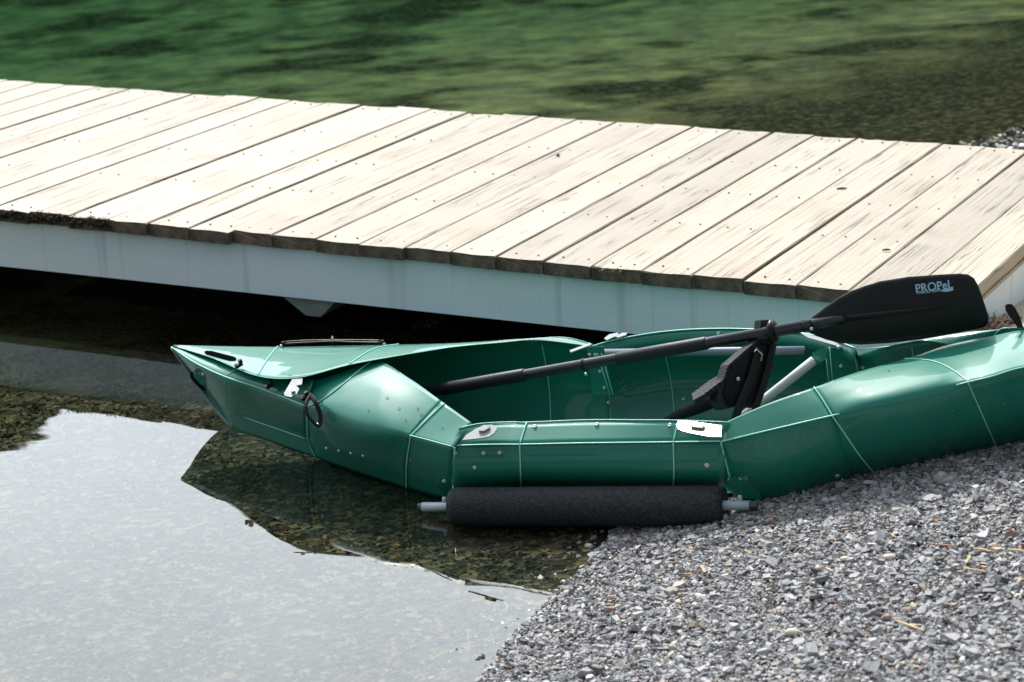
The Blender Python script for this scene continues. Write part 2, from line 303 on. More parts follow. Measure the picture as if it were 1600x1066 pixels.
def stones_mesh(cx, cy, cz, size, palette, pw, flatness=(.14, .38), tilt=.45):
    n = len(cx); k = 6
    ang = (np.arange(k) / k * 2 * np.pi)[None, :] + rng.normal(0, .30, (n, k)); rad = rng.uniform(.55, 1.2, (n, k))
    el = rng.uniform(.42, .95, (n, 1))
    bx = np.cos(ang) * rad; by = np.sin(ang) * rad * el
    h = rng.uniform(*flatness, (n, 1)); tp = rng.uniform(.5, .92, (n, 1))
    topz = h + rng.normal(0, .09, (n, k)) * h * 2; 
    V = np.zeros((n, 12, 3)); V[:, :6, 0] = bx; V[:, :6, 1] = by; V[:, :6, 2] = -h
    ox = rng.normal(0, .12, (n, 1)); oy = rng.normal(0, .12, (n, 1))
    V[:, 6:, 0] = bx * tp + ox; V[:, 6:, 1] = by * tp + oy; V[:, 6:, 2] = topz
    V *= size[:, None, None]
    yaw = rng.uniform(0, 2 * np.pi, n); tx = rng.normal(0, tilt, n); ty = rng.normal(0, tilt, n)
    def rot(V, a, i, j):
        c, s = np.cos(a)[:, None], np.sin(a)[:, None]; A = V[:, :, i].copy(); B = V[:, :, j].copy()
        V[:, :, i] = A * c - B * s; V[:, :, j] = A * s + B * c
    rot(V, yaw, 0, 1); rot(V, tx, 1, 2); rot(V, ty, 0, 2)
    V[:, :, 0] += cx[:, None]; V[:, :, 1] += cy[:, None]; V[:, :, 2] += cz[:, None]
    tri = []
    for i in range(6):
        j = (i + 1) % 6; tri += [(i, j, 6 + j), (i, 6 + j, 6 + i)]
    for i in range(1, 5): tri.append((6, 6 + i, 6 + i + 1))
    tri = np.array(tri); T = (tri[None] + (np.arange(n) * 12)[:, None, None]).reshape(-1, 3)
    me = bpy.data.meshes.new('stones'); nf = len(T)
    me.vertices.add(n * 12); me.vertices.foreach_set('co', V.reshape(-1)); me.loops.add(nf * 3); me.loops.foreach_set('vertex_index', T.reshape(-1).astype(np.int32))
    me.polygons.add(nf); me.polygons.foreach_set('loop_start', (np.arange(nf) * 3).astype(np.int32)); me.update(calc_edges=True); me.shade_flat()
    pal = np.array(palette); ci = rng.choice(len(pal), n, p=np.array(pw) / np.sum(pw))
    col = pal[ci] * rng.uniform(.65, 1.35, (n, 1)); col = np.c_[col, np.ones(n)]
    stone_color_attr(me, np.repeat(col, len(tri) * 3, axis=0).astype(np.float32))
    return me
def stone_mat(name, rough=.65, spec=.4, moss=False):
    m, t, b, o = mat(name); n = t.nodes.new; l = t.links.new
    at = n('ShaderNodeVertexColor'); at.layer_name = 'tint'; tc = n('ShaderNodeTexCoord')
    nz = n('ShaderNodeTexNoise'); nz.inputs['Scale'].default_value = 180; nz.inputs['Detail'].default_value = 4; l(tc.outputs['Object'], nz.inputs['Vector'])
    mr = n('ShaderNodeMapRange'); mr.inputs[1].default_value = .3; mr.inputs[2].default_value = .7; mr.inputs[3].default_value = .8; mr.inputs[4].default_value = 1.2; l(nz.outputs[0], mr.inputs[0])
    mu = n('ShaderNodeVectorMath'); mu.operation = 'SCALE'; l(at.outputs[0], mu.inputs[0]); l(mr.outputs[0], mu.inputs['Scale']); l(mu.outputs[0], b.inputs['Base Color'])
    b.inputs['Roughness'].default_value = rough; b.inputs['Specular IOR Level'].default_value = spec
    bp = n('ShaderNodeBump'); bp.inputs['Strength'].default_value = .4; bp.inputs['Distance'].default_value = .001; l(nz.outputs[0], bp.inputs['Height']); l(bp.outputs[0], b.inputs['Normal'])
    return m
STONE = stone_mat('slate_gravel'); STONEWET = stone_mat('wet_slate', .3, .6); STONEBED = stone_mat('submerged_stone', 1.0, 0.0)

# ground sheet (beach and lake bed in one)
def ground_mat():
    m, t, b, o = mat('beach_and_bed'); n = t.nodes.new; l = t.links.new
    tc = n('ShaderNodeTexCoord'); sep = n('ShaderNodeSeparateXYZ'); l(tc.outputs['Object'], sep.inputs[0])
    v = n('ShaderNodeTexVoronoi'); v.inputs['Scale'].default_value = 46; mp = n('ShaderNodeMapping'); l(tc.outputs['Object'], mp.inputs['Vector']); l(mp.outputs[0], v.inputs['Vector'])
    sc = n('ShaderNodeSeparateColor'); l(v.outputs['Color'], sc.inputs[0])
    r = n('ShaderNodeValToRGB'); r.color_ramp.elements[0].color = (0.020, 0.021, 0.017, 1); r.color_ramp.elements[1].color = (0.16, 0.14, 0.085, 1)
    e = r.color_ramp.elements.new(.6); e.color = (0.055, 0.053, 0.038, 1); l(sc.outputs[0], r.inputs[0])
    # algae in patches, in deeper water
    a = n('ShaderNodeTexNoise'); a.inputs['Scale'].default_value = 1.5; a.inputs['Detail'].default_value = 7; a.inputs['Roughness'].default_value = .62; l(tc.outputs['Object'], a.inputs['Vector'])
    ar = n('ShaderNodeMapRange'); ar.inputs[1].default_value = .40; ar.inputs[2].default_value = .54; l(a.outputs[0], ar.inputs[0])
    dz = n('ShaderNodeMapRange'); dz.inputs[1].default_value = -.115; dz.inputs[2].default_value = -.19; l(sep.outputs[2], dz.inputs[0])
    ak = n('ShaderNodeMath'); ak.operation = 'MULTIPLY'; l(ar.outputs[0], ak.inputs[0]); l(dz.outputs[0], ak.inputs[1])
    a2 = n('ShaderNodeTexNoise'); a2.inputs['Scale'].default_value = 4; a2.inputs['Detail'].default_value = 9; a2.inputs['Roughness'].default_value = .7; l(tc.outputs['Object'], a2.inputs['Vector'])
    a3 = n('ShaderNodeMapRange'); a3.inputs[1].default_value = .36; a3.inputs[2].default_value = .70; l(a2.outputs[0], a3.inputs[0])
    ag = n('ShaderNodeMix'); ag.data_type = 'RGBA'; ag.inputs[6].default_value = (0.17, 0.165, 0.12, 1); ag.inputs[7].default_value = (0.54, 0.46, 0.22, 1); l(a3.outputs[0], ag.inputs[0])
    c = n('ShaderNodeMix'); c.data_type = 'RGBA'; l(r.outputs[0], c.inputs[6]); l(ag.outputs[2], c.inputs[7]); l(ak.outputs[0], c.inputs[0])
    # dry side: grey grit
    g = n('ShaderNodeTexNoise'); g.inputs['Scale'].default_value = 140; g.inputs['Detail'].default_value = 5; l(tc.outputs['Object'], g.inputs['Vector'])
    gc = n('ShaderNodeMix'); gc.data_type = 'RGBA'; gc.inputs[6].default_value = (0.03, 0.03, 0.034, 1); gc.inputs[7].default_value = (0.10, 0.10, 0.105, 1); l(g.outputs[0], gc.inputs[0])
    dd = n('ShaderNodeMapRange'); dd.inputs[1].default_value = .0; dd.inputs[2].default_value = .012; l(sep.outputs[2], dd.inputs[0])
    c2 = n('ShaderNodeMix'); c2.data_type = 'RGBA'; l(c.outputs[2], c2.inputs[6]); l(gc.outputs[2], c2.inputs[7]); l(dd.outputs[0], c2.inputs[0])
    l(c2.outputs[2], b.inputs['Base Color']); b.inputs['Roughness'].default_value = 1.0; b.inputs['Specular IOR Level'].default_value = 0.0
    bp = n('ShaderNodeBump'); bp.inputs['Strength'].default_value = .8; bp.inputs['Distance'].default_value = .012; l(v.outputs['Distance'], bp.inputs['Height']); l(bp.outputs[0], b.inputs['Normal'])
    return m
GROUND = ground_mat()
def build_ground():
    xs = np.concatenate([np.linspace(-400, -8, 24), np.linspace(-7.5, -2, 26)[0:], np.arange(-1.95, 3.2, .04), np.linspace(3.3, 12, 30), np.linspace(14, 400, 20)])
    ys = np.concatenate([np.linspace(-30, 2.5, 10), np.arange(2.6, 10.5, .045), np.linspace(10.8, 30, 50), np.linspace(34, 500, 40)])
    X, Y = np.meshgrid(xs, ys); Z = ground(X, Y)
    rise = np.clip((Y - 62) / 20, 0, 1)                      # the far bank comes up again
    Z = np.where(X < 6 + (Y - 10) * .3, Z * (1 - rise) + 1.2 * rise, Z)
    Z = np.minimum(Z, 3.0)
    Z += np.vectorize(lambda a, b: mnoise.noise(Vector((a * 5, b * 5, 0))))(X, Y) * np.where((Z > 0), .008, .006)
    v = np.stack([X, Y, Z], -1).reshape(-1, 3); nx = len(xs)
    f = [(j * nx + i, j * nx + i + 1, (j + 1) * nx + i + 1, (j + 1) * nx + i) for j in range(len(ys) - 1) for i in range(nx - 1)]
    me = bpy.data.meshes.new('ground'); me.from_pydata(v.tolist(), [], f); me.materials.append(GROUND); me.shade_smooth()
    link('ground', me, kind='structure')
build_ground()

# ------------------------------------------------------------------ water
def water():
    m = bpy.data.materials.new('lake_water'); m.use_nodes = True; t = m.node_tree; t.nodes.clear(); n = t.nodes.new; l = t.links.new
    o = n('ShaderNodeOutputMaterial'); mx = n('ShaderNodeMixShader'); tr = n('ShaderNodeBsdfTransparent'); gl = n('ShaderNodeBsdfGlossy'); fr = n('ShaderNodeMath'); fr.operation = 'MULTIPLY_ADD'; fr.inputs[1].default_value = .955; fr.inputs[2].default_value = .045
    lw = n('ShaderNodeLayerWeight'); lw.inputs['Blend'].default_value = .5; p5 = n('ShaderNodeMath'); p5.operation = 'POWER'; p5.inputs[1].default_value = 4.6
    l = t.links.new; l(lw.outputs['Facing'], p5.inputs[0]); l(p5.outputs[0], fr.inputs[0]); gl.inputs['Roughness'].default_value = 0.012; gl.inputs['Color'].default_value = (1, 1, 1, 1); tr.inputs[0].default_value = (.80, .80, .74, 1)
    tc = n('ShaderNodeTexCoord')
    mp = n('ShaderNodeMapping'); mp.inputs['Scale'].default_value = (1.0, 2.6, 1); l(tc.outputs['Object'], mp.inputs['Vector'])
    a = n('ShaderNodeTexNoise'); a.inputs['Scale'].default_value = 1.1; a.inputs['Detail'].default_value = 2; a.inputs['Roughness'].default_value = .4; l(mp.outputs[0], a.inputs['Vector'])
    b = n('ShaderNodeTexNoise'); b.inputs['Scale'].default_value = 6; b.inputs['Detail'].default_value = 2; l(mp.outputs[0], b.inputs['Vector'])
    sm = n('ShaderNodeMath'); sm.operation = 'MULTIPLY_ADD'; sm.inputs[1].default_value = .03; l(b.outputs[0], sm.inputs[0]); l(a.outputs[0], sm.inputs[2])
    bp = n('ShaderNodeBump'); bp.inputs['Strength'].default_value = 1.0; bp.inputs['Distance'].default_value = 0.0014; l(sm.outputs[0], bp.inputs['Height'])
    l(bp.outputs[0], gl.inputs['Normal']); l(bp.outputs[0], lw.inputs['Normal'])
    l(fr.outputs[0], mx.inputs[0]); l(tr.outputs[0], mx.inputs[1]); l(gl.outputs[0], mx.inputs[2]); l(mx.outputs[0], o.inputs['Surface'])
    va = n('ShaderNodeVolumeAbsorption'); va.inputs['Color'].default_value = (0.58, 0.84, 0.78, 1); va.inputs['Density'].default_value = 0.95; l(va.outputs[0], o.inputs['Volume'])
    B = MB(); B.box((0, 50, -2.5), 700, 240, 5.0)
    link('lake_water', B.me(m, False), kind='structure')
water()

# ------------------------------------------------------------------ far bank, seen only mirrored in the water
def far_bank():
    LEAFD = simple('far_foliage', (0.03, 0.055, 0.022), .95, var=.3, scale=.3, spec=0.0)
    HILL = simple('hill_ground', (0.020, 0.032, 0.014), .95, var=.2, scale=.1, spec=0.0)
    az = np.radians(np.linspace(-75, 75, 90)); v = []; f = []; rows = 9
    for a in az:
        for j in range(rows):
            q = j / (rows - 1); d = 85 + 190 * q; h = 1 + (d * math.tan(math.radians(12.6 + 1.1 * mnoise.noise(Vector((a * 6, 1, 2))))) - 3) * min(1, q * 1.02) ** .9
            v.append((math.sin(a) * d, math.cos(a) * d, h))
    f = [(i * rows + j, i * rows + j + 1, (i + 1) * rows + j + 1, (i + 1) * rows + j) for i in range(len(az) - 1) for j in range(rows - 1)]
    link('hill', mesh(v, f, HILL), kind='structure')
    B = MB()
    for k in range(6500):
        a = math.radians(random.uniform(-40, 40)); q = random.random(); d = 85 + 190 * q
        h = 1 + (d * math.tan(math.radians(12.6 + 1.1 * mnoise.noise(Vector((a * 6, 1, 2))))) - 3) * min(1, q * 1.02) ** .9
        x, y = math.sin(a) * d, math.cos(a) * d; H = random.uniform(4, 8); r = H * .28
        ring = [Vector((x + math.cos(t) * r * random.uniform(.7, 1.2), y + math.sin(t) * r * random.uniform(.7, 1.2), h + H * .12)) for t in [i * math.pi / 3 for i in range(6)]]
        B.add(ring + [Vector((x, y, h + H))], [(i, (i + 1) % 6, 6) for i in range(6)])
    link('forest', B.me(LEAFD, False), kind='stuff', label='dark conifer forest on the far hillside across the lake', cat='forest')
    # unseen wooded rise behind the viewer, added to darken the fill light
    az = np.radians(np.linspace(100, 260, 70)); v = []; rows = 6
    def hh(a, q): return 1.5 + (4.5 + 3 * mnoise.noise(Vector((a * 7, 4, 2)))) * q
    for a in az:
        for j in range(rows):
            q = j / (rows - 1); d = 26 + 34 * q; v.append((math.sin(a) * d, math.cos(a) * d, hh(a, q)))
    f = [(i * rows + j, i * rows + j + 1, (i + 1) * rows + j + 1, (i + 1) * rows + j) for i in range(len(az) - 1) for j in range(rows - 1)]
    link('hill', mesh(v, f, HILL), kind='structure')
    B = MB()
    for k in range(900):
        a = math.radians(random.uniform(100, 260)); q = random.random(); d = 26 + 34 * q; h = hh(a, q)
        x, y = math.sin(a) * d, math.cos(a) * d; H = random.uniform(3, 6); r = H * .26
        ring = [Vector((x + math.cos(t) * r * random.uniform(.7, 1.2), y + math.sin(t) * r * random.uniform(.7, 1.2), h + H * .1)) for t in [i * math.pi / 3 for i in range(6)]]
        B.add(ring + [Vector((x, y, h + H))], [(i, (i + 1) % 6, 6) for i in range(6)])
    link('forest', B.me(LEAFD, False), kind='stuff', label='unseen dark conifers added behind the beach to darken the fill light', cat='forest')
    # two trees on the far bank whose tops are mirrored in front of the dock
    BARK = simple('bark', (0.03, 0.025, 0.02), .95, var=.3, spec=0.0)
    def tree(az_deg, top_el, halfw_deg, crown_low_el, label, name, D=64, dens=5200, cone=True):
        x, y = math.sin(math.radians(az_deg)) * D, math.cos(math.radians(az_deg)) * D
        top = D * math.tan(math.radians(top_el)) - CAM_Z; low = D * math.tan(math.radians(crown_low_el)) - CAM_Z; hw = D * math.tan(math.radians(halfw_deg))
        root = empty(name, (x, y, 0.6), label=label, cat='tree')
        T = MB(); T.tube([(x, y, .4), (x + .1, y, top * .5), (x, y, top * .97)], [.32, .2, .03], 8); link('trunk', T.me(BARK), root)
        for i in range(26):
            pass
        V = []; Fc = []
        for i in range(dens):
            q = random.random() ** .8; z = low + (top - low) * q
            rr = hw * ((1 - q) ** .55 if cone else math.sqrt(max(0, 1 - (2 * q - 1) ** 2))) * (0.75 + .35 * mnoise.noise(Vector((az_deg, z * 1.4, 3))))
            t = random.uniform(0, 6.283); t += .4 * math.sin(z * 5)
            rad = rr * random.random() ** .5; c = Vector((x + math.cos(t) * rad, y + math.sin(t) * rad, z - rad * .25))
            s = random.uniform(.05, .15); a = Vector((random.gauss(0, 1), random.gauss(0, 1), random.gauss(0, 1))).normalized() * s; b = Vector((random.gauss(0, 1), random.gauss(0, 1), random.gauss(0, 1))).normalized() * s
            o = len(V); V += [c - a, c - b, c + a, c + b]; Fc.append((o, o + 1, o + 2, o + 3))
        link('crown', mesh(V, Fc, LEAFD, False), root)
    tree(-12.5, 18.3, 1.6, 17.55, 'broad leafy tree on the far bank mirrored near the left edge of the water', 'leafy_tree', dens=9000, cone=False)
    tree(-5.3, 20.8, 3.6, 13.0, 'tall pointed conifer on the far bank mirrored beside the kayak bow', 'conifer_tree', dens=16000)
far_bank()

# ------------------------------------------------------------------ dock
th = -0.4686; EX = Vector((math.cos(th), math.sin(th), 0)); BY = Vector((-math.sin(th), math.cos(th), 0)); O0 = Vector((-1.2075, 7.1749, 0))
DZ = .315
def D(u, w, z): return O0 + EX * u + BY * w + Vector((0, 0, z))
dock = empty('dock', D(0, 0, 0), label='wooden plank dock on grey metal beams reaching out over the lake', cat='dock')
bounds = [round(-1.90 - i * .146, 3) for i in range(8, 0, -1)]
u = -1.90
while u < -.05: bounds.append(round(u, 3)); u += .1466
bounds = sorted(b for b in bounds if b < -.06)
bounds += [0.007, 0.15, 0.299, 0.44, 0.582, 0.728, 0.878, 1.022, 1.167, 1.313, 1.457, 1.603, 1.752, 1.897, 2.044, 2.192, 2.338, 2.49, 2.64]
# last left board fills up to the first measured gap
LEN = 1.80; TH = .038
def plank_mesh(w, seed):
    r = random.Random(seed); n = 14; V = []; ch = .0025
    jit0, jit1 = r.uniform(-.008, .006), r.uniform(-.010, .010)
    skew = r.uniform(-.01, .01)
    sec = [(-.5, -TH), (-.5, -ch), (-.5, 0), (-.25, 0), (0, 0), (.25, 0), (.5, 0), (.5, -ch), (.5, -TH)]
    cup = r.uniform(-.0015, .002)
    for i in range(n + 1):
        q = i / n; y = jit0 + q * (LEN + jit1 - jit0)
        for k, (sx, z) in enumerate(sec):
            x = sx * w
            if abs(sx) == .5:
                x -= math.copysign(max(0, r.gauss(.0003, .0006)), sx)
                if z == 0: x -= math.copysign(ch + max(0, r.gauss(0, .0012)), sx)
            zz = z + (cup * (abs(sx) * 2) ** 2 if z == 0 else 0)
            yy = y + skew * sx * (1 if i in (0, n) else 0)
            if i == 0 and z == 0: yy += abs(r.gauss(.0015, .0015)); zz -= abs(r.gauss(0, .0012))
            if i == n and z == 0: yy -= abs(r.gauss(.003, .004)); zz -= abs(r.gauss(0, .0015))
            V.append((x, yy, zz))
    k = len(sec); Fc = []; mi = []
    for i in range(n):
        for j in range(k): Fc.append((i * k + j, i * k + (j + 1) % k, (i + 1) * k + (j + 1) % k, (i + 1) * k + j)); mi.append(0)
    Fc.append(tuple(range(k))); mi.append(1); Fc.append(tuple(range(n * k, n * k + k))); mi.append(1)
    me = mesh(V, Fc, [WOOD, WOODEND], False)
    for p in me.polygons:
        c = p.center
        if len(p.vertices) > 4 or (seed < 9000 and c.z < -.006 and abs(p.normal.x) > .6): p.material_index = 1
    return me
for i in range(len(bounds) - 1):
    a, b = bounds[i], bounds[i + 1]; w = (b - a) - random.uniform(.0038, .0056)
    if i == len(bounds) - 2: w = b - a - .002
    me = plank_mesh(w, 9999 if i == len(bounds) - 2 else 100 + i)
    o = bpy.data.objects.new('plank', me); COL.objects.link(o); o.parent = dock
    c = (a + b) / 2
    o.location = EX * c + Vector((0, 0, DZ + random.uniform(-.0018, .0018))); o.rotation_euler = (random.gauss(0, .0006), random.gauss(0, .004), th + random.gauss(0, .0012))
L0, L1 = bounds[0], 2.612
def beam(name, u0, u1, w0, w1, z0, z1, m, **k):
    B = MB(); v = [D(x, y, z) for x in (u0, u1) for y in (w0, w1) for z in (z0, z1)]
    B.add(v, [(0, 1, 3, 2), (4, 6, 7, 5), (0, 4, 5, 1), (2, 3, 7, 6), (0, 2, 6, 4), (1, 5, 7, 3)]); return link(name, B.me(m, False), dock, **k)
zt = DZ - TH - .003
def slope_beam(name, w0, w1):
    # side beam: six inches deep along the span and tapering where it lands on the shore
    B = MB(); us = [L0, 1.9, L1]; v = []
    prof = [(L0, .122), (1.75, .126), (L1, .126)]
    for (uu, zb) in prof:
        v += [D(uu, w0, zb), D(uu, w1, zb), D(uu, w1, zt), D(uu, w0, zt)]
    f = [(0, 1, 2, 3), (8, 9, 10, 11)]
    for s_ in (0, 4): f += [(s_ + i, s_ + (i + 1) % 4, s_ + 4 + (i + 1) % 4, s_ + 4 + i) for i in range(4)]
    B.add(v, f); return link(name, B.me(BEAM, False), dock)
slope_beam('side_beam', .022, .032); slope_beam('side_beam', 1.775, 1.785)
beam('bottom_flange', L0, L1, .034, .085, .123, .131, BEAM); beam('bottom_flange', L0, L1, 1.72, 1.773, .123, .131, BEAM)
beam('end_board', L1 + .002, L1 + .024, .012, 1.79, zt - .012, zt - .001, WOODSIDE)
beam('end_beam', L1 - .004, L1 + .012, .035, 1.772, .10, zt - .014, BEAM)
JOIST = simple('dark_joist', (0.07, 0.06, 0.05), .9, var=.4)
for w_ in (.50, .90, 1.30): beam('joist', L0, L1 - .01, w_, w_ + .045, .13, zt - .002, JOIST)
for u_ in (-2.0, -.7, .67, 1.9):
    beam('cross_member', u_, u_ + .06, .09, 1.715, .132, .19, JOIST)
# gusset under the near beam
B = MB(); g = [D(.59, .03, .1215), D(.765, .03, .1215), D(.715, .03, .072), D(.665, .03, .072)]
B.prism(g, BY, .12); link('support_bracket', B.me(PVCD, False), dock)
for w_ in (.3, 1.4):
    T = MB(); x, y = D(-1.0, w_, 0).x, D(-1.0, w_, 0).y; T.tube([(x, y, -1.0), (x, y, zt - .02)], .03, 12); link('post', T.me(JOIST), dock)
sc_ = MB()
for i in range(len(bounds) - 1):
    c = (bounds[i] + bounds[i + 1]) / 2
    for w_ in (.055, .525, .925, 1.325, 1.745):
        for du in (-.034, .034):
            p = D(c + du + random.gauss(0, .003), w_ + random.gauss(0, .004), DZ + .0005); sc_.tube([p - Vector((0, 0, .003)), p + Vector((0, 0, .0012))], .0030, 6)
link('screws', sc_.me(simple('dull_screw', (0.20, 0.17, 0.13), .6, metal=.3), False), dock, kind='stuff')
# moss along the near left edge and dry weeds in gaps
def tufts(name, pts, mat_, h, n, label, cat, spread=.02, lean=.7):
    V = []; Fc = []
    for i in range(n):
        p = random.choice(pts); p = p + Vector((random.gauss(0, spread), random.gauss(0, spread * .5), random.gauss(0, .004)))
        t = Vector((random.gauss(0, lean), random.gauss(0, lean) - .3, random.uniform(-.2, 1))).normalized(); s = t.cross(Vector((random.random(), random.random(), random.random()))).normalized() * random.uniform(.0008, .002)
        hh = h * random.uniform(.4, 1.3); o = len(V); mid = p + t * hh * .5 + Vector((0, -.002, -.001)); e_ = p + t * hh + Vector((0, -.3 * hh, -.25 * hh))
        V += [p - s, p + s, mid + s * .8, mid - s * .8, e_]; Fc += [(o, o + 1, o + 2, o + 3), (o + 3, o + 2, o + 4)]
    return link(name, mesh(V, Fc, mat_, False), None, kind='stuff', label=label, cat=cat) if label else mesh(V, Fc, mat_, False)
MOSS = simple('dark_moss', (0.030, 0.026, 0.012), .95, var=.6, scale=60)
STRAW = simple('dry_straw', (0.36, 0.27, 0.17), .85, var=.3, scale=60)
epts = [D(uu, random.uniform(-.006, .008), DZ - .006 - random.random() * .022) for uu in np.linspace(-.55, .01, 120)]
o = link('moss', tufts('x', epts, MOSS, .017, 2600, None, None, .006), dock, kind='stuff', label='dark moss and dead grass on the plank ends')
epts = [D(uu, random.uniform(-.006, .004), DZ - .008) for uu in np.linspace(1.62, 1.70, 30)]
link('moss', tufts('x', epts, STRAW, .008, 160, None, None, .004), dock, kind='stuff', label='splintered end fibres on one plank')

# small litter lying on the planks
LIT = simple('dark_twig', (0.05, 0.06, 0.045), .8)
for (px, py, ln, an, lab) in [(1315, 294.5, .030, .05, 'short green twig lying on the planks near the right end'), (1385, 390.5, .022, .06, 'small brown twig lying on the planks just above the paddle blade')]:
    T = MB(); p = P(px, py, DZ + .0045); d_ = Vector((math.cos(an), math.sin(an), 0)) * ln / 2
    T.tube([p - d_, p + Vector((0, .0005, .0006)), p + d_], [.0022, .003, .002], 6); o = link('twig', T.me(LIT)); tag(o, label=lab, cat='twig', group='twigs lying on the dock')
B = MB(); p = P(872, 243, DZ + .004); bmx = [(.008, 0, 0), (0, .007, .0), (-.009, .001, 0), (-.002, -.007, 0), (0.001, 0, .007), (0, 0, -.004)]
B.add([p + Vector(q) for q in bmx], [(0, 1, 4), (1, 2, 4), (2, 3, 4), (3, 0, 4), (1, 0, 5), (2, 1, 5), (3, 2, 5), (0, 3, 5)])
tag(link('pebble', B.me(simple('pebble_grey', (.08, .08, .075), .8), False)), label='lone dark pebble lying in the middle of the dock planks', cat='pebble')

# ------------------------------------------------------------------ gravel
PAL = [(.235, .232, .236), (.32, .315, .315), (.135, .133, .138), (.42, .41, .40), (.33, .285, .25), (.42, .33, .23), (.28, .17, .12), (.50, .48, .45)]
PWT = [32, 27, 20, 8, 7, 2.5, 2, 1.5]
def field(n, x0, x1, y0, y1, keep, smin, smax, palette, pwt, mat_, lift, flat=(.10, .32), tilt=.31):
    x = rng.uniform(x0, x1, n); y = rng.uniform(y0, y1, n); z = ground(x, y); k = keep(x, y, z); x, y, z = x[k], y[k], z[k]
    s = smin * np.exp(rng.exponential(.42, len(x))); s = np.clip(s, smin, smax)
    return stones_mesh(x, y, z + lift(len(x), s), s, palette, pwt, flat, tilt), mat_
def in_view(x, y, z, pad=.15):
    # anything the camera or a step to either side of it can see
    return (x < y * .215 + pad + .30) & (x > -y * .215 - pad) & (y > 3.5)
me, m_ = field(178000, -.32, 1.88, 3.8, 5.9, lambda x, y, z: (z > -.004) & in_view(x, y, z) & ~((x > 1.02) & (y > 5.62) & (y < 6.9)), 0.0037, .0125, PAL, PWT, STONE, lambda n, s: rng.uniform(-.002, .006, n) + s * .15)
me.materials.append(m_); link('gravel', me, kind='stuff', label='grey slate gravel of small flat chips on the shore', cat='gravel')
me, m_ = field(1100, -.1, 1.9, 3.7, 5.6, lambda x, y, z: (z > .012) & in_view(x, y, z), .012, .021, PAL, PWT, STONE, lambda n, s: rng.uniform(.001, .006, n) + s * .2, (.15, .35), .25)
me.materials.append(m_); link('gravel', me, kind='stuff', label='larger slate chips scattered over the shore gravel', cat='gravel')
# wet rim of stones standing in the shallows
me, m_ = field(5200, -.5, 1.2, 4.0, 6.2, lambda x, y, z: (z > -.012) & (z < .012), .004, .013, PAL, PWT, STONEWET, lambda n, s: rng.uniform(-.002, .005, n) + s * .2)
me.materials.append(m_); link('wet_gravel', me, kind='stuff', label='wet dark slate chips along the waterline', cat='gravel')
PALW = [(.055, .051, .035), (.090, .078, .048), (.030, .030, .025), (.125, .098, .050), (.20, .13, .055), (.12, .11, .09), (.055, .066, .058)]
me, m_ = field(42000, -1.75, .5, 4.0, 7.4, lambda x, y, z: (z < -.006) & (z > -.25), .0042, .0145, PALW, [26, 24, 20, 14, 6, 5, 8], STONEBED, lambda n, s: rng.uniform(-.002, .003, n), (.15, .35), .16)
me.materials.append(m_); link('lakebed_stones', me, kind='stuff', label='olive brown flat stones on the shallow lake bed', cat='lake stones')

# far gravel spit beyond the dock
me, m_ = field(3500, 1.6, 2.8, 8.2, 10.2, lambda x, y, z: (z > -.02), .008, .022, PAL, PWT, STONEWET, lambda n, s: rng.uniform(0, .006, n) + s * .2)
me.materials.append(m_); link('far_gravel', me, kind='stuff', label='glinting wet gravel at the waterline beyond the dock', cat='gravel')

# sand patch by the dock end
def sand():
    m = simple('pale_sand', (0.42, 0.36, 0.27), .95, var=.28, scale=45, bump=1.0, bscale=130)
    xs = np.linspace(.93, 2.4, 70); ys = np.linspace(5.55, 7.2, 80); X, Y = np.meshgrid(xs, ys)
    edge = np.minimum(np.minimum((X - .93) / .12, (Y - 5.55) / .12), 1).clip(0, 1)
    Z = ground(X, Y) + np.where(edge < 1, -.02 * (1 - edge), 0) + .006
    Z += np.vectorize(lambda a, b: mnoise.fractal(Vector((a * 9, b * 9, 0)), 1.0, 2.0, 4))(X, Y) * .009
    v = np.stack([X, Y, Z], -1).reshape(-1, 3); nx = len(xs)
    f = [(j * nx + i, j * nx + i + 1, (j + 1) * nx + i + 1, (j + 1) * nx + i) for j in range(len(ys) - 1) for i in range(nx - 1)]
    link('sand', mesh(v.tolist(), f, m), kind='structure')
    x, y = rng.uniform(1.0, 2.1, 2600), rng.uniform(5.6, 6.9, 2600); z = ground(x, y) + .010
    me = stones_mesh(x, y, z, rng.uniform(.0022, .0065, len(x)), [(.42, .36, .27), (.30, .26, .2), (.5, .45, .36), (.16, .14, .11)], [30, 20, 20, 8]); me.materials.append(STONE)
    link('sand_grit', me, kind='stuff', label='beige grit and small pebbles on the sand by the dock end', cat='grit')
sand()
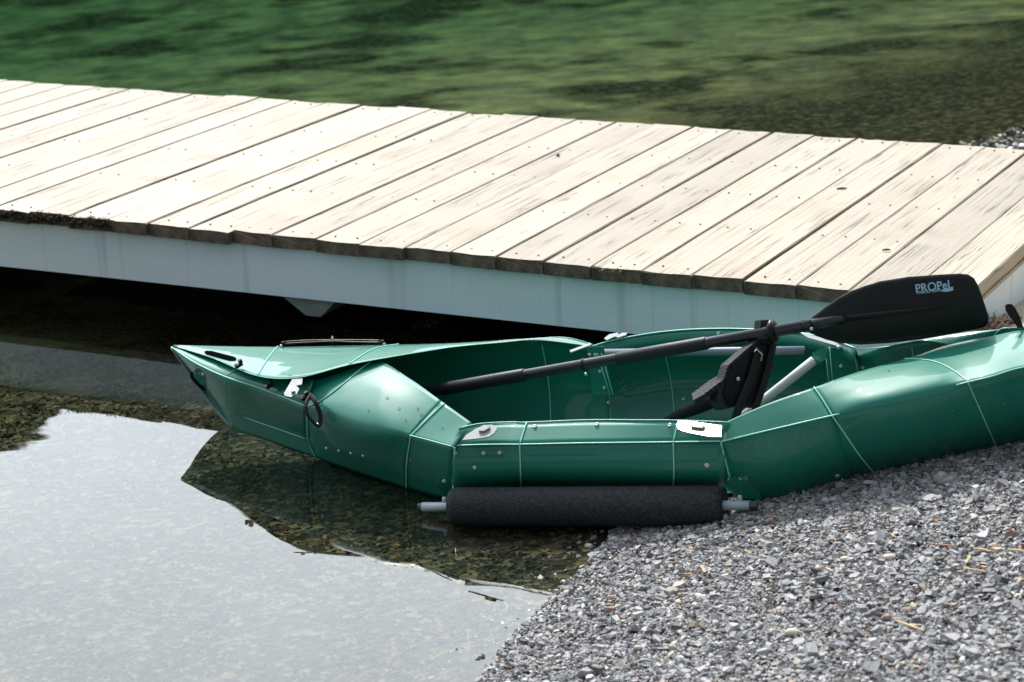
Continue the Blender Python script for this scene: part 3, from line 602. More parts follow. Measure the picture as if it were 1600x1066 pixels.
# sticks and bits of bark on the gravel
STICK = simple('pale_driftwood', (0.50, 0.36, 0.21), .8, var=.25, scale=60); STICKR = simple('rusty_bark', (0.38, 0.19, 0.10), .85, var=.25, scale=60)
sticks = [((1508, 881), (1516, 868), 4.5, 0, 'upright pale stick fragment in the gravel at the right, touching the longer stick'), ((1521, 857), (1548, 861), 5, 0, 'short golden stick lying on the gravel at the far right, under the kayak stern'),
          ((1574, 858), (1604, 861), 4, 0, 'pale stick cut by the right edge of the photo'), ((1506, 888), (1540, 893), 4, 0, 'thin pale stick just below the upright fragment'),
          ((1400, 970), (1444, 985), 4, 0, 'longest tan stick on the gravel near the bottom right'), ((1380, 962), (1406, 963), 3.5, 1, 'reddish bark strip left of the longest tan stick'),
          ((1466, 851), (1492, 853), 4, 1, 'brown stick left of the golden stick on the gravel'), ((1096, 884), (1101, 896), 5, 0, 'stubby golden wood chip on the gravel below the foam roll'),
          ((1198, 806), (1216, 808), 5, 1, 'rusty bark chip in the shade beside the pipe end'), ((1389, 833), (1402, 840), 2.6, 0, 'golden sliver of wood on the gravel under the kayak'), ((1062, 896), (1090, 898), 3, 1, 'thin brown twig left of the stubby golden chip'),
          ((1590, 912), (1596, 902), 4, 0, 'small golden wood chip near the right edge of the gravel')]
for (a, b, wd, r_, lab) in sticks:
    def gp(px, py):
        z = .1
        for _ in range(25): q = P(px, py, z); z = gz(q.x, q.y) + .012
        return P(px, py, z)
    pa, pb = gp(*a), gp(*b); T = MB(); r = wd / 2 / 700
    ms = [pa.lerp(pb, t) + Vector((random.gauss(0, .0008), random.gauss(0, .0008), random.gauss(0, .0008))) for t in (0, .3, .65, 1)]
    T.tube(ms, [r * .7, r, r * 1.05, r * .6], 7, flat=.6); tag(link('wood_stick', T.me(STICKR if r_ else STICK, False)), label=lab, cat='stick', group='sticks on the gravel')
STONE_T = simple('cream_stone', (0.55, 0.49, 0.38), .7, var=.12)
for (px, py, w_, h_, lab) in [(1321, 873, 17, 8, 'cream pebble on the gravel just left of the tan pebble'), (1390, 870, 20, 9, 'larger tan pebble on the gravel below the kayak hull'), (1238, 988, 22, 12, 'rounded cream stone near the bottom edge of the gravel'), (997, 1012, 12, 7, 'small yellowish pebble near the bottom left of the gravel')]:
    z = .1
    for _ in range(25): q = P(px, py, z); z = gz(q.x, q.y) + .010
    q = P(px, py, z); bm = bmesh.new(); bmesh.ops.create_icosphere(bm, subdivisions=2, radius=1)
    for v in bm.verts:
        nn = mnoise.noise(v.co * 1.3 + Vector((px, 0, 0))) * .18; v.co = v.co * (1 + nn); v.co = Vector((v.co.x * w_ / 1400, v.co.y * w_ / 1900, v.co.z * h_ / 1500))
    me = bpy.data.meshes.new('p'); bm.to_mesh(me); bm.free(); me.materials.append(STONE_T); me.shade_smooth()
    o = link('pebble', me); o.location = q; tag(o, label=lab, cat='pebble', group='pale pebbles on the gravel')
# straw and roots at the dock end
pts = [PP(px, py, Vector((1.27, 6.13, .25)), Vector((0, 0, 1))) for (px, py) in [(1536, 482), (1540, 472), (1545, 462), (1543, 455), (1550, 478), (1538, 490)]]
pts = [Vector((p.x, p.y, gz(p.x, p.y) + .015)) for p in pts]
tufts('straw_clump', pts, STRAW, .060, 420, 'dry straw tuft sprouting between the dock corner and the paddle blade', 'dry grass', .012, .5)
def root():
    T = MB(); pp = [(1538, 492), (1546, 480), (1556, 468), (1568, 458), (1580, 452), (1588, 454)]
    ps = [PP(px, py, Vector((1.27, 6.13, .27)), Vector((0, 0, 1))) for px, py in pp]; ps = [Vector((p.x, p.y, gz(p.x, p.y) + .02)) for p in ps]
    for k in range(9):
        off = Vector((random.gauss(0, .008), random.gauss(0, .008), random.gauss(0, .006)))
        T.tube([p + off + Vector((random.gauss(0, .003), random.gauss(0, .003), random.gauss(0, .003))) for p in spline(ps, 4)], .0035, 5)
    tag(link('driftwood_root', T.me(simple('stringy_bark', (0.30, 0.20, 0.15), .9, var=.4, scale=80))), label='stringy brown bark strip lying on the sand along the dock end', cat='bark')
root()

# ------------------------------------------------------------------ kayak
kayak = empty('folding_kayak', (0.05, 5.6, 0.0), label='green folding sheet plastic kayak with bow in the water and stern on the gravel', cat='kayak')
T_ = P(268, 543, .186)
stemB = P(358, 667, -.004)
# rails of the bow, near side
A = [T_, P(305, 567.5, .179), P(351, 589, .174), P(400, 605, .170), P(440, 620, .168), P(477, 635, .166)]
Mr = [T_, P(312, 603, .088), P(355, 643, .045), P(400, 659, .045), P(440, 673, .045), P(478, 686, .045)]
K = [T_, P(318, 612, .070), P(364, 668, -.002), P(412, 686, -.002), P(455, 702, -.002), P(494, 715, -.002)]
panel('hull_panel', loft([A, Mr, K], 8, 6, True), GREEN, kayak, label='flat lower side of the bow, near side')
# recessed shelf under the far deck flap
Dn = [T_, P(330, 558, .187), P(378, 574, .194), P(420, 582, .200), P(455, 588, .206), P(490, 594, .222)]
SHELF = loft([A, Dn], 8, 3, True)
panel('deck_flap', SHELF, GREEN, kayak, label='near deck flap tucked under the far one at the bow')
# rounded shoulder of the near side up to the joint
C2 = [P(477, 599, .206), P(530, 581.5, .230), P(585, 563, .251), P(640, 592, .243), P(695, 631, .225), P(737, 661, .205)]
B2 = [P(477, 635, .166), P(520, 650, .166), P(566, 664, .167), P(606, 674, .166), P(645, 682, .163), P(709, 699, .165)]
K2 = [P(494, 715, -.002), P(532, 730, -.002), P(568, 742, -.002), P(602, 753, -.002), P(638, 764, -.002), P(706, 783, 0)]
def bulge(a, b, t, out): return a.lerp(b, t) + Vector((-.25, -.86, .25)) * out
H2 = [bulge(c, b, .5, .0) + Vector((-.1, -.35, .6)) * o for c, b, o in zip(C2, B2, (.002, .016, .026, .022, .008, 0))]
L2 = [bulge(b, k, .5, o) for b, k, o in zip(B2, K2, (.010, .014, .016, .016, .014, .012))]
rows = []
RC, RH, RB, RL, RK = [spline(r, 10) for r in (C2, H2, B2, L2, K2)]
nst = len(RC)
up_rows = []; lo_rows = []
for i in range(nst):
    q = i / (nst - 1); sm = max(0, min(1, (.80 - q) / .3))          # rounding dies out towards the scored joint
    full = spline([RC[i], RH[i], RB[i], RL[i], RK[i]], 7)
    line = spline([RC[i], RC[i].lerp(RB[i], .5), RB[i]], 7)[:14] + spline([RB[i], RL[i], RK[i]], 7)
    rr = [a.lerp(b, 1 - sm) for a, b in zip(full, line)]
    s0_ = max(0, 1 - q / .16)
    if s0_ > 0:                                                  # starts flush with the flat panels of the bow
        m0 = RB[i].lerp(RK[i], .72) if i else Mr[5]
        flat_ = [RC[i].lerp(RB[i], t / 14) for t in range(14)] + [RB[i].lerp(m0, t / 7) for t in range(7)] + [m0.lerp(RK[i], t / 7) for t in range(8)]
        s0_ = s0_ * s0_ * (3 - 2 * s0_); rr = [a.lerp(b, s0_) for a, b in zip(rr, flat_)]
    rows.append(rr)
SHOULDER = rows
panel('hull_panel', rows, GREEN, kayak, label='rounded shoulder of the bow, near side')
o_ = kayak.children[-1]
me = o_.data
# crease at the joint end stays sharp: mark by splitting the last third
def split_rows(rows, i0, c):
    return [r[:c + 1] for r in rows[i0:]], [r[c:] for r in rows[i0:]]
bpy.data.objects.remove(o_)
i0 = int(nst * .78)
panel('hull_panel', rows[:i0 + 1], GREEN, kayak, label='rounded shoulder of the bow, near side')
upr, lor = split_rows(rows, i0, 14)
panel('deck_flap', upr, GREEN, kayak, label='top facet of the bow shoulder beside the joint'); panel('hull_panel', lor, GREEN, kayak, label='side facet of the bow shoulder beside the joint')

# middle section, near side
C3 = [P(716, 670, .196), P(752, 663, .203), P(800, 660.5, .208), P(823, 661, .211), P(915, 657.5, .226), P(1000, 657.5, .240), P(1060, 658, .250), P(1140, 661, .262)]
B3 = [P(706, 697, .163), P(752, 695.5, .169), P(790, 695, .173), P(812, 695, .176), P(910, 693, .190), P(1000, 692, .203), P(1052, 691.3, .211), P(1132, 690, .222)]
L3 = [b + Vector((0, .012 - .014, -.5 * (b.z - k_))) for b, k_ in zip(B3, np.linspace(.0, .06, 8))]
K3 = [Vector((b.x + .0, b.y + .095, k_ - .004)) for b, k_ in zip(B3, np.linspace(0, .062, 8))]
panel('deck_flap', loft([C3, B3], 6, 4, True), GREEN, kayak, label='narrow coaming strip along the near side of the cockpit')
panel('hull_panel', loft([B3, L3, K3], 6, 6), GREEN, kayak, label='upright near side of the cockpit')

# stern section, near side
C4 = [P(1131, 661, .258), P(1200, 631, .306), P(1272, 606, .338), P(1340, 582, .358), P(1423, 559, .374), P(1480, 540, .380), P(1545, 526.5, .400), P(1610, 515, .424)]
B4 = [P(1127, 691, .222), P(1200, 673.5, .258), P(1301, 650, .296), P(1370, 636, .323), P(1440, 619, .345), P(1494, 602.6, .364), P(1546, 590, .386), P(1612, 573, .402)]
K4 = [P(1150, 779, .062), P(1225, 779, .072), P(1335, 757, .085), P(1400, 745, .095), P(1455, 736, .102), P(1505, 727, .110), P(1552, 720, .120), P(1615, 710, .134)]
for lst, ex in ((C4, [Vector((1.36, 5.27, .455)), Vector((1.62, 5.12, .475)), Vector((1.84, 4.99, .50))]), (B4, [Vector((1.33, 5.08, .428)), Vector((1.60, 5.01, .462)), Vector((1.84, 4.98, .496))]), (K4, [Vector((1.38, 5.27, .165)), Vector((1.62, 5.12, .225)), Vector((1.80, 4.99, .36))])): lst += ex
H4 = [c.lerp(b, .5) + Vector((0, -.35, .6)) * o for c, b, o in zip(C4, B4, (0, .001, .004, .016, .026, .022, .016, .012, .010, .006, 0))]
L4 = [b.lerp(k_, .45) + Vector((.0, -.95, -.25)) * o for b, k_, o in zip(B4, K4, (.018, .028, .036, .040, .042, .044, .044, .042, .034, .02, 0))]
RC, RH, RB, RL, RK = [spline(r, 8) for r in (C4, H4, B4, L4, K4)]; nst = len(RC); rows4 = []
for i in range(nst):
    q = i / 8.0                                                # station number
    sm = max(0, min(1, (q - 2.0) / .8)) * max(0, min(1, (5.4 - q) / .8))
    full = spline([RC[i], RH[i], RB[i], RL[i], RK[i]], 7)
    line = spline([RC[i], RH[i], RB[i]], 7)[:14] + spline([RB[i], RL[i], RK[i]], 7)
    rows4.append([a.lerp(b, 1 - sm) for a, b in zip(full, line)])
ia, ib = 16, 43
def seg(r0, r1, lab):
    rr = rows4[r0:r1 + 1]
    return rr
u1, l1 = [r[:15] for r in rows4[:ia + 1]], [r[14:] for r in rows4[:ia + 1]]
panel('deck_flap', u1, GREEN, kayak, label='top facet of the stern shoulder beside the joint'); panel('hull_panel', l1, GREEN, kayak, label='side facet of the stern beside the joint')
panel('hull_panel', rows4[ia:], GREEN, kayak, label='rounded shoulder of the stern, near side')

# far side: bow flap, coaming, walls
G = [P(271, 539.5, .189), P(350, 541.5, .196), P(434, 542.5, .203), P(530, 541, .210), P(623, 539, .218), P(700, 537, .228), P(768, 534.5, .238), P(830, 530.5, .250), P(883, 528.5, .258), P(926, 539, .250)]
E_ = [P(271, 541, .188), P(337, 562, .196), P(402, 588, .207), P(465, 591, .228), P(544, 571, .254), P(620, 557, .262), P(700, 544, .256), P(780, 536, .256), P(840, 532, .256), P(922, 541, .250)]
def fmid(a, b, q, o): return a.lerp(b, q) + Vector((0, 0, o))
HF = [fmid(a, b, .5, o) for a, b, o in zip(G, E_, (0, .002, .005, .010, .014, .010, .006, .003, .001, 0))]
panel('deck_flap', loft([G, HF, E_], 7, 6), GREEN, kayak, label='far deck flap closing over the bow')
KF = [stemB + Vector((0, .02, .0)), Vector((-.60, 6.12, -.01)), Vector((-.50, 6.11, -.01)), Vector((-.37, 6.10, -.01)), Vector((-.24, 6.07, -.008)), Vector((-.13, 6.03, -.006)), Vector((-.03, 6.0, -.004)), Vector((.07, 5.96, 0)), Vector((.15, 5.93, .003)), Vector((.24, 5.90, .006))]
LF = [a.lerp(b, .5) + Vector((.2, .8, -.1)) * o for a, b, o in zip(G, KF, (0, .01, .02, .03, .04, .045, .045, .04, .035, .03))]

# far middle
CF = [P(926, 541.5, .250), P(960, 532, .256), P(1012, 522.5, .266), P(1060, 517, .275), P(1115, 514.5, .284), P(1180, 515.5, .294), P(1250, 521, .302), P(1300, 532, .306), P(1337, 545, .308)]
GF = [c + Vector((.012, .045, -.03)) for c in CF]
KFm = [Vector((c.x + .04, c.y - .02, z_)) for c, z_ in zip(CF, np.linspace(.006, .062, 9))]
LFm = [a.lerp(b, .5) + Vector((.01, .045, -.01)) for a, b in zip(GF, KFm)]
GW = G[:-1] + [GF[0]]; LF[-1] = LFm[0]; KF[-1] = KFm[0]
panel('hull_panel', loft([GW, LF, KF], 7, 8), GREEN, kayak, label='far side wall of the bow')
panel('deck_flap', loft([CF, GF], 6, 3, True), GREEN, kayak, label='far coaming strip of the cockpit')
panel('hull_panel', loft([GF, LFm, KFm], 6, 8), GREEN, kayak, label='far side wall of the cockpit')
inner = [c + Vector((-.004, -.012, -.030)) for c in CF]
panel('coaming_lip', loft([CF, inner], 6, 2, True), GREEN, kayak, th=.002)
# far stern
G4 = [P(1335, 545.5, .308), P(1385, 541, .335), P(1440, 531, .362), P(1500, 521, .384), P(1560, 515, .402), P(1612, 512, .418), Vector((1.38, 5.33, .452)), Vector((1.62, 5.17, .475)), Vector((1.84, 4.995, .50))]
E4 = [P(1335, 547, .306), P(1385, 542.5, .334), P(1439, 532, .362), P(1485, 539, .362), P(1530, 533, .374), P(1590, 522, .396), Vector((1.37, 5.28, .435)), Vector((1.62, 5.13, .468)), Vector((1.84, 4.985, .499))]
H5 = [fmid(a, b, .5, o) for a, b, o in zip(G4, E4, (0, 0, 0, .004, .008, .010, .008, .004, 0))]
panel('deck_flap', loft([G4, H5, E4], 7, 5), GREEN, kayak, label='far deck flap closing over the stern')
KF4 = [Vector((.86, 5.62, .062)), Vector((.93, 5.60, .075)), Vector((1.0, 5.55, .09)), Vector((1.07, 5.51, .10)), Vector((1.14, 5.47, .115)), Vector((1.22, 5.43, .13)), Vector((1.38, 5.33, .165)), Vector((1.62, 5.15, .225)), Vector((1.80, 4.99, .36))]
LF4 = [a.lerp(b, .5) + Vector((.2, .8, 0)) * o for a, b, o in zip(G4, KF4, (.03, .04, .045, .05, .05, .05, .04, .02, 0))]
G4W = [GF[-1]] + G4[1:]; LF4[0] = LFm[-1]; KF4[0] = KFm[-1]
panel('hull_panel', loft([G4W, LF4, KF4], 7, 8), GREEN, kayak, label='far side wall of the stern')
# floor, three sections
def floor(nearK, farK, dip):
    n_ = 24; a = spline(nearK, 6); b = spline(farK, 6)
    ra = [a[int(i * (len(a) - 1) / n_)] for i in range(n_ + 1)]; rb = [b[int(i * (len(b) - 1) / n_)] for i in range(n_ + 1)]
    panel('floor_panel', [spline([p, p.lerp(q, .5) + Vector((0, 0, -dip)), q], 6) for p, q in zip(ra, rb)], GREEN, kayak)
floor(K[2:] + K2[1:], KF, .015); floor(K3, KFm, .012); floor(K4, KF4, .012)
# stem piece at the very bow
ST = [T_ + Vector((-.002, .0, -.002)), P(300, 592, .110), P(330, 634, .047), P(354, 664, .0)]
ST2 = [T_ + Vector((.001, .004, -.002)), P(309, 598, .098), P(341, 640, .037), P(366, 670, -.004)]
panel('stem_strip', loft([ST, ST2], 6, 3, True), simple('pale_reflection_stem', (.20, .30, .27), .3), kayak, th=.003)  # pale colour paints in the light reflected along the keel edge

# scored crease lines (thin raised lines where the sheet is folded)
def crease(pts, r=.0016, n=6, off=Vector((0, -.0022, .0016)), lin=False):
    T = MB(); T.tube([p + off for p in spline(pts, n, lin)], r, 6, flat=.8); link('crease_line', T.me(CREASE), kayak)
crease(A, .0020, off=Vector((0, -.0010, .0014)))
crease([A[2], Mr[2], K[2]], .0016, lin=True)
crease([Mr[2], Mr[3], Mr[4], Mr[5]], .0014)
crease([Dn[2], A[2]], .0012, off=Vector((0, 0, .003)))
def crease_row(row, a, b, r=.0015, out=.0024):
    T = MB(); pts = []
    for j in range(a, b + 1):
        t = row[min(j + 1, len(row) - 1)] - row[max(j - 1, 0)]; nrm = Vector((1, 0, 0)).cross(t); nrm = -nrm.normalized() if nrm.y > 0 else nrm.normalized()
        if nrm.y > 0: nrm = -nrm
        pts.append(row[j] + nrm * out)
    T.tube(pts, r, 6); link('crease_line', T.me(CREASE), kayak)
# second ring: leans over the shoulder from the bottom to the coaming
def ring(rows, f0, f1, r=.0015):
    pts = []; m_ = len(rows[0])
    for j in range(m_):
        q = j / (m_ - 1); fi = f0 + (f1 - f0) * q; i = int(min(fi, len(rows) - 2)); t = fi - i
        p = rows[i][j].lerp(rows[i + 1][j], t); a = rows[i + 1][j] - rows[i][j]; b = rows[i][min(j + 1, m_ - 1)] - rows[i][max(j - 1, 0)]
        nrm = a.cross(b); nrm = nrm.normalized() if nrm.length > 0 else Vector((0, -1, 0))
        if nrm.y > 0 or (abs(nrm.y) < .1 and nrm.z < 0): nrm = -nrm
        pts.append(p + nrm * .0022)
    T = MB(); T.tube(pts, r, 6); link('crease_line', T.me(CREASE), kayak)
def ring_pts(rows, idx, r=.0015):
    """idx: station position for rail C, B, K"""
    m_ = len(rows[0]); pts = []
    for j in range(m_):
        q = j / (m_ - 1); fi = idx[0] + (idx[1] - idx[0]) * q / .5 if q < .5 else idx[1] + (idx[2] - idx[1]) * (q - .5) / .5
        i = int(max(0, min(fi, len(rows) - 2))); t = fi - i
        p = rows[i][j].lerp(rows[i + 1][j], t); a = rows[i + 1][j] - rows[i][j]; b = rows[i][min(j + 1, m_ - 1)] - rows[i][max(j - 1, 0)]
        nrm = a.cross(b).normalized()
        if nrm.dot(Vector((0, -1, .4))) < 0: nrm = -nrm
        pts.append(p + nrm * .0022)
    T = MB(); T.tube(pts, r, 6); link('crease_line', T.me(CREASE), kayak)
ring_pts(SHOULDER, (20, 0.6, 0)); ring_pts(SHOULDER, (40, 39.5, 39.5))
# line along the facet edge near the joint
T = MB(); T.tube([r[14] + Vector((0, -.0022, .0016)) for r in SHOULDER[39:]], .0015, 6); link('crease_line', T.me(CREASE), kayak)
T = MB(); T.tube([r[-1].lerp(r[14], q) + Vector((0.002, -.004, 0)) for r in SHOULDER[-1:] for q in (.35, .7, 1)], .0018, 6); link('crease_line', T.me(CREASE), kayak)
crease(B3, .0018, off=Vector((0, -.0014, .0014)))
crease(C3, .0013, off=Vector((0, 0, .0020)))
m3 = loft([B3, L3, K3], 6, 6)
for ci, bi in ((3, 3), (6, 6)):
    crease([C3[ci], B3[bi]], .0015, off=Vector((0, -.001, .0026)), lin=True)
    r_ = m3[bi * 6]; T = MB(); T.tube([p + Vector((0, -.0026, 0)) for p in r_], .0015, 6); link('crease_line', T.me(CREASE), kayak)
T = MB(); T.tube([r[14] + Vector((0, -.0016, .0018)) for r in rows4[:18]], .0017, 6); link('crease_line', T.me(CREASE), kayak)
T = MB(); T.tube([r[14] + Vector((0, -.0016, .0018)) for r in rows4[40:]], .0017, 6); link('crease_line', T.me(CREASE), kayak)
ring_pts(rows4, (16, 16, 20.5), .0017)
ring_pts(rows4, (31, 43, 50), .0013); ring_pts(rows4, (58, 60, 62), .0013)
T = MB(); T.tube([p + Vector((-.001, -.003, 0)) for p in rows4[0][14:24]], .0016, 6); link('crease_line', T.me(CREASE), kayak)
crease(CF, .0020, off=Vector((0, -.001, .0018))); crease(G[6:], .0013, off=Vector((0, 0, .0016)))
crease(E_[1:7], .0010, off=Vector((0, -.001, .0014)))
# across the far flap
def across(rows, fi, r=.0014, up=.0022):
    T = MB(); T.tube([p + Vector((0, -.0008, up)) for p in rows[fi]], r, 6); link('crease_line', T.me(CREASE), kayak)
FR = loft([G, HF, E_], 7, 6); across(FR, 14, .0018); across(FR, 28, .0018); S4 = loft([G4, H5, E4], 7, 5); across(S4, 31)
# inside the far wall
WF = loft([GW, LF, KF], 7, 8); WM = loft([GF, LFm, KFm], 6, 8); WS = loft([G4W, LF4, KF4], 7, 8)
for rws, fi in ((WF, 51), (WM, 14), (WM, 40), (WS, 12)):
    T = MB(); T.tube([p + Vector((-.001, -.0035, .0)) for p in rws[fi][1:15]], .0013, 6); link('crease_line', T.me(CREASE), kayak)

# rivets and screws
def disc_bolt(p, nrm, r=.0048):
    r *= 1.2
    nrm = nrm.normalized(); a = nrm.orthogonal().normalized(); b = nrm.cross(a); V = []; prof = [(r, -.001), (r, .0010), (r * .72, .0024), (r * .42, .0026), (r * .36, .0008)]
    for rr, h in prof:
        for j in range(12): t = j * math.pi / 6; V.append(p + (a * math.cos(t) + b * math.sin(t)) * rr + nrm * h)
    Fc = [(i * 12 + j, i * 12 + (j + 1) % 12, (i + 1) * 12 + (j + 1) % 12, (i + 1) * 12 + j) for i in range(4) for j in range(12)] + [tuple(range(48, 60))]
    return V, Fc
def surf_hit(px, py, rows):
    """closest grid point of a surface to the sight line, with its normal"""
    a = (px - 800) / F_PX; b = (533 - py) / F_PX; d = (c_fwd + c_rt * a + c_up * b).normalized(); c = Vector((0, 0, CAM_Z)); best = None
    for i in range(len(rows) - 1):
        for j in range(len(rows[0]) - 1):
            for (s, t) in ((.0, .0), (.5, .0), (0, .5), (.5, .5)):
                p = rows[i][j].lerp(rows[i + 1][j], s).lerp(rows[i][j + 1].lerp(rows[i + 1][j + 1], s), t)
                e = (p - c).cross(d).length
                if best is None or e < best[0]: best = (e, p, (rows[i + 1][j] - rows[i][j]).cross(rows[i][j + 1] - rows[i][j]))
    p, n_ = best[1], best[2].normalized()
    if n_.dot(c - p) < 0: n_ = -n_
    t = (p - c).dot(n_) / d.dot(n_) if abs(d.dot(n_)) > .05 else (p - c).dot(d)
    q = c + d * t
    return (q if (q - p).length < .03 else p), n_
def rivet(px, py, rows, r=.0048):
    p, n_ = surf_hit(px, py, rows); V, Fc = disc_bolt(p + n_ * .0018, n_, r); link('rivet', mesh(V, Fc, STEEL), kayak)
top3 = loft([C3, B3], 6, 4, True); bowlow = loft([A, Mr, K], 8, 6, True)
for px, py in ((511, 700), (530, 704), (549, 708), (568, 712)): rivet(px, py, SHOULDER, .0030)
rivet(497, 664, SHOULDER, .0048); rivet(318, 585, bowlow, .0040)
rivet(694, 752, SHOULDER, .0042)
for px, py in ((756, 708), (781, 707.5), (742, 730.5), (711, 708)): rivet(px, py, m3, .0042)
rivet(1105, 727, m3, .0050)
for px, py in ((836, 667), (933, 664), (1047, 665)): rivet(px, py, top3, .0044)
rivet(1308, 743, rows4, .0048)
for px, py in ((916, 585), (917, 635)): rivet(px, py, WF if px < 917 else WM, .0036)
for px, py in ((1068, 624), (1029, 526), (915, 634), (1349, 574)): rivet(px, py, WM if px < 1340 else WS, .0040)
lipm = loft([CF, inner], 6, 2, True)
for px, py in ((1123, 521),): rivet(px, py, lipm, .0042)

# joint tabs low on each side, with a screw and the knob that holds the pipe
def tab(px_poly, depth_pt, nrm, screw, label):
    poly = [PP(x, y, depth_pt, nrm) for x, y in px_poly]
    T = MB(); T.prism(poly, nrm, .003); t_ = link('joint_tab', T.me(GREEN, False), kayak, label=label)
    p = PP(screw[0], screw[1], depth_pt + nrm * .0035, nrm); V, Fc = disc_bolt(p, nrm, .0046); link('rivet', mesh(V, Fc, STEEL), t_)
    return t_
def link_world_child(o): return o
nr = Vector((.05, -.93, -.28)).normalized()
tab([(687, 746), (706, 751), (707, 780), (698, 777), (687, 766), (684, 754)], P(706, 770, .02) + nr * .020, nr, (694, 752), 'rounded green tab at the bow joint')
nr2 = Vector((-.05, -.95, -.22)).normalized()
tab([(1136, 750), (1145, 744), (1157, 739.5), (1168, 742), (1181, 757), (1192, 778), (1158, 779), (1148, 777), (1140, 763)], P(1160, 765, .085) + nr2 * .034, nr2, (1158, 747), 'large rounded green tab at the stern joint')

# dry grass bits stuck to the skin
gb = MB()
for px, py, dx, dy in ((652, 641, 3, -4), (657, 650, 4, -3), (654, 661, 6, -7), (633, 655, 2, 4), (640, 714, 9, 10), (648, 724, 2, 5), (622, 640, 4, -2), (690, 668, 3, 2), (603, 622, 5, 1), (575, 640, 3, 3)):
    p, n_ = surf_hit(px, py, SHOULDER); q, n2 = surf_hit(px + dx, py + dy, SHOULDER); gb.tube([p + n_ * .0015, p.lerp(q, .5) + n_ * .004, q + n2 * .0015], [.0006, .0009, .0005], 5)
for px, py, dx, dy in ((1486, 640, 4, 1), (1530, 634, 3, -2), (1567, 631, 5, -3), (1387, 580, 4, 1), (1500, 598, 4, -2), (1343, 560, 3, -2)):
    p, n_ = surf_hit(px, py, rows4); q, n2 = surf_hit(px + dx, py + dy, rows4); gb.tube([p + n_ * .0015, p.lerp(q, .5) + n_ * .004, q + n2 * .0015], [.0006, .0009, .0005], 5)
tag(link('grass_bits', gb.me(STRAW)), label='tiny dry grass bits stuck to the green kayak skin', cat='dry grass', kind='stuff')
# metal clips on the coaming
def clip(poly, z_or_pt, n_, button, label, cm=None):
    n_ = n_.normalized(); pl = [PP(x, y, z_or_pt, n_) for x, y in poly]
    T = MB(); T.prism(pl, n_, .003); c_ = link('clip', T.me(cm or ALU, False), kayak, label=label)
    if button:
        b_ = MB(); b_.prism([PP(x, y, z_or_pt + n_ * .0032, n_) for x, y in button], n_, .006); link('button', b_.me(ALU, False), c_)
    return c_
half = (sun_dir + (Vector((0, 0, CAM_Z)) - Vector((.4, 5.2, .25))).normalized()).normalized()
clip([(723, 689), (729, 681), (745, 671), (757, 666.5), (768, 665), (775, 667), (777, 672), (772, 679), (764, 684), (745, 687)], P(735, 680, .197), Vector((-.28, -.36, .9)), [(748, 672), (757, 667), (766, 667), (766, 671), (757, 676), (749, 676)], 'white metal clip tongue at the bow joint')
clip([(1057, 665), (1062, 660), (1072, 659), (1128, 667), (1127, 684), (1105, 683), (1070, 676), (1060, 672)], P(1090, 668, .262), half, [(1078, 663.5), (1098, 665), (1102, 668), (1098, 672), (1080, 670)], 'metal clip tongue flashing in the sun at the stern joint', GLINT)
clip([(457, 594), (473, 593), (472, 602), (463, 604), (468, 609), (464, 617), (455, 622), (445, 620), (444, 616)], P(458, 606, .216), Vector((-.1, -.35, .93)), [(455, 611), (461, 611), (462, 614), (456, 615)], 'white metal latch between the two bow flaps')
T = MB(); T.prism([P(451, 588, .222), P(475, 586, .224), P(473, 597, .212), P(457, 598, .208)], Vector((0, -.4, .9)), .003); link('flap_tab', T.me(GREEN, False), kayak)
for poly, z_, lab in (([(944, 530), (952, 524), (966, 521), (966, 525), (948, 533)], .262, 'pale clip on the far coaming at the bow joint'), ([(960, 527), (972, 521.5), (980, 521.5), (978, 525), (966, 529)], .264, 'second pale clip on the far coaming at the bow joint'), ([(890, 549), (922, 537), (924, 540), (892, 552)], .252, 'long thin white clip end inside the far bow joint'), ([(1250, 521), (1290, 531), (1306, 537), (1328, 544), (1322, 546), (1290, 537), (1262, 529)], .318, 'long silvery clip on the far coaming at the stern joint')):
    clip(poly, P(poly[0][0], poly[0][1], z_), Vector((0, -.3, .95)), None, lab, ALUD)
# ribs joining far wall sections
def rib(p_top, p_bot, wd, lab, pxs):
    T = MB(); a = [PP(x, y, p_top, Vector((0, -1, .15)).normalized()) for x, y in pxs]; T.prism(a, Vector((0, -1, .15)), .003); r_ = link('joint_rib', T.me(GREEN, False), kayak, label=lab); return r_
r1 = rib(P(930, 545, .25) + Vector((0, -.015, 0)), 0, 0, 'overlapping joint strip inside the far wall at the bow joint', [(917, 541), (943, 541), (958, 617), (926, 617)])
for px, py in ((921, 554.5), (930, 554.5), (915.5, 585), (937, 580.5), (944, 606)):
    p = PP(px, py, P(930, 545, .25) + Vector((0, -.022, 0)), Vector((0, -1, .15)).normalized()); V, Fc = disc_bolt(p, Vector((0, -1, .15)), .0034); link('rivet', mesh(V, Fc, STEEL), r1)
r2 = rib(P(1310, 540, .30) + Vector((0, -.015, 0)), 0, 0, 'overlapping joint strip inside the far wall at the stern joint', [(1288, 542), (1332, 545), (1341, 583), (1320, 590), (1295, 598)])
for px, py in ((1310, 543), (1314, 572)):
    p = PP(px, py, P(1310, 540, .30) + Vector((0, -.022, 0)), Vector((0, -1, .15)).normalized()); V, Fc = disc_bolt(p, Vector((0, -1, .15)), .0036); link('rivet', mesh(V, Fc, STEEL), r2)
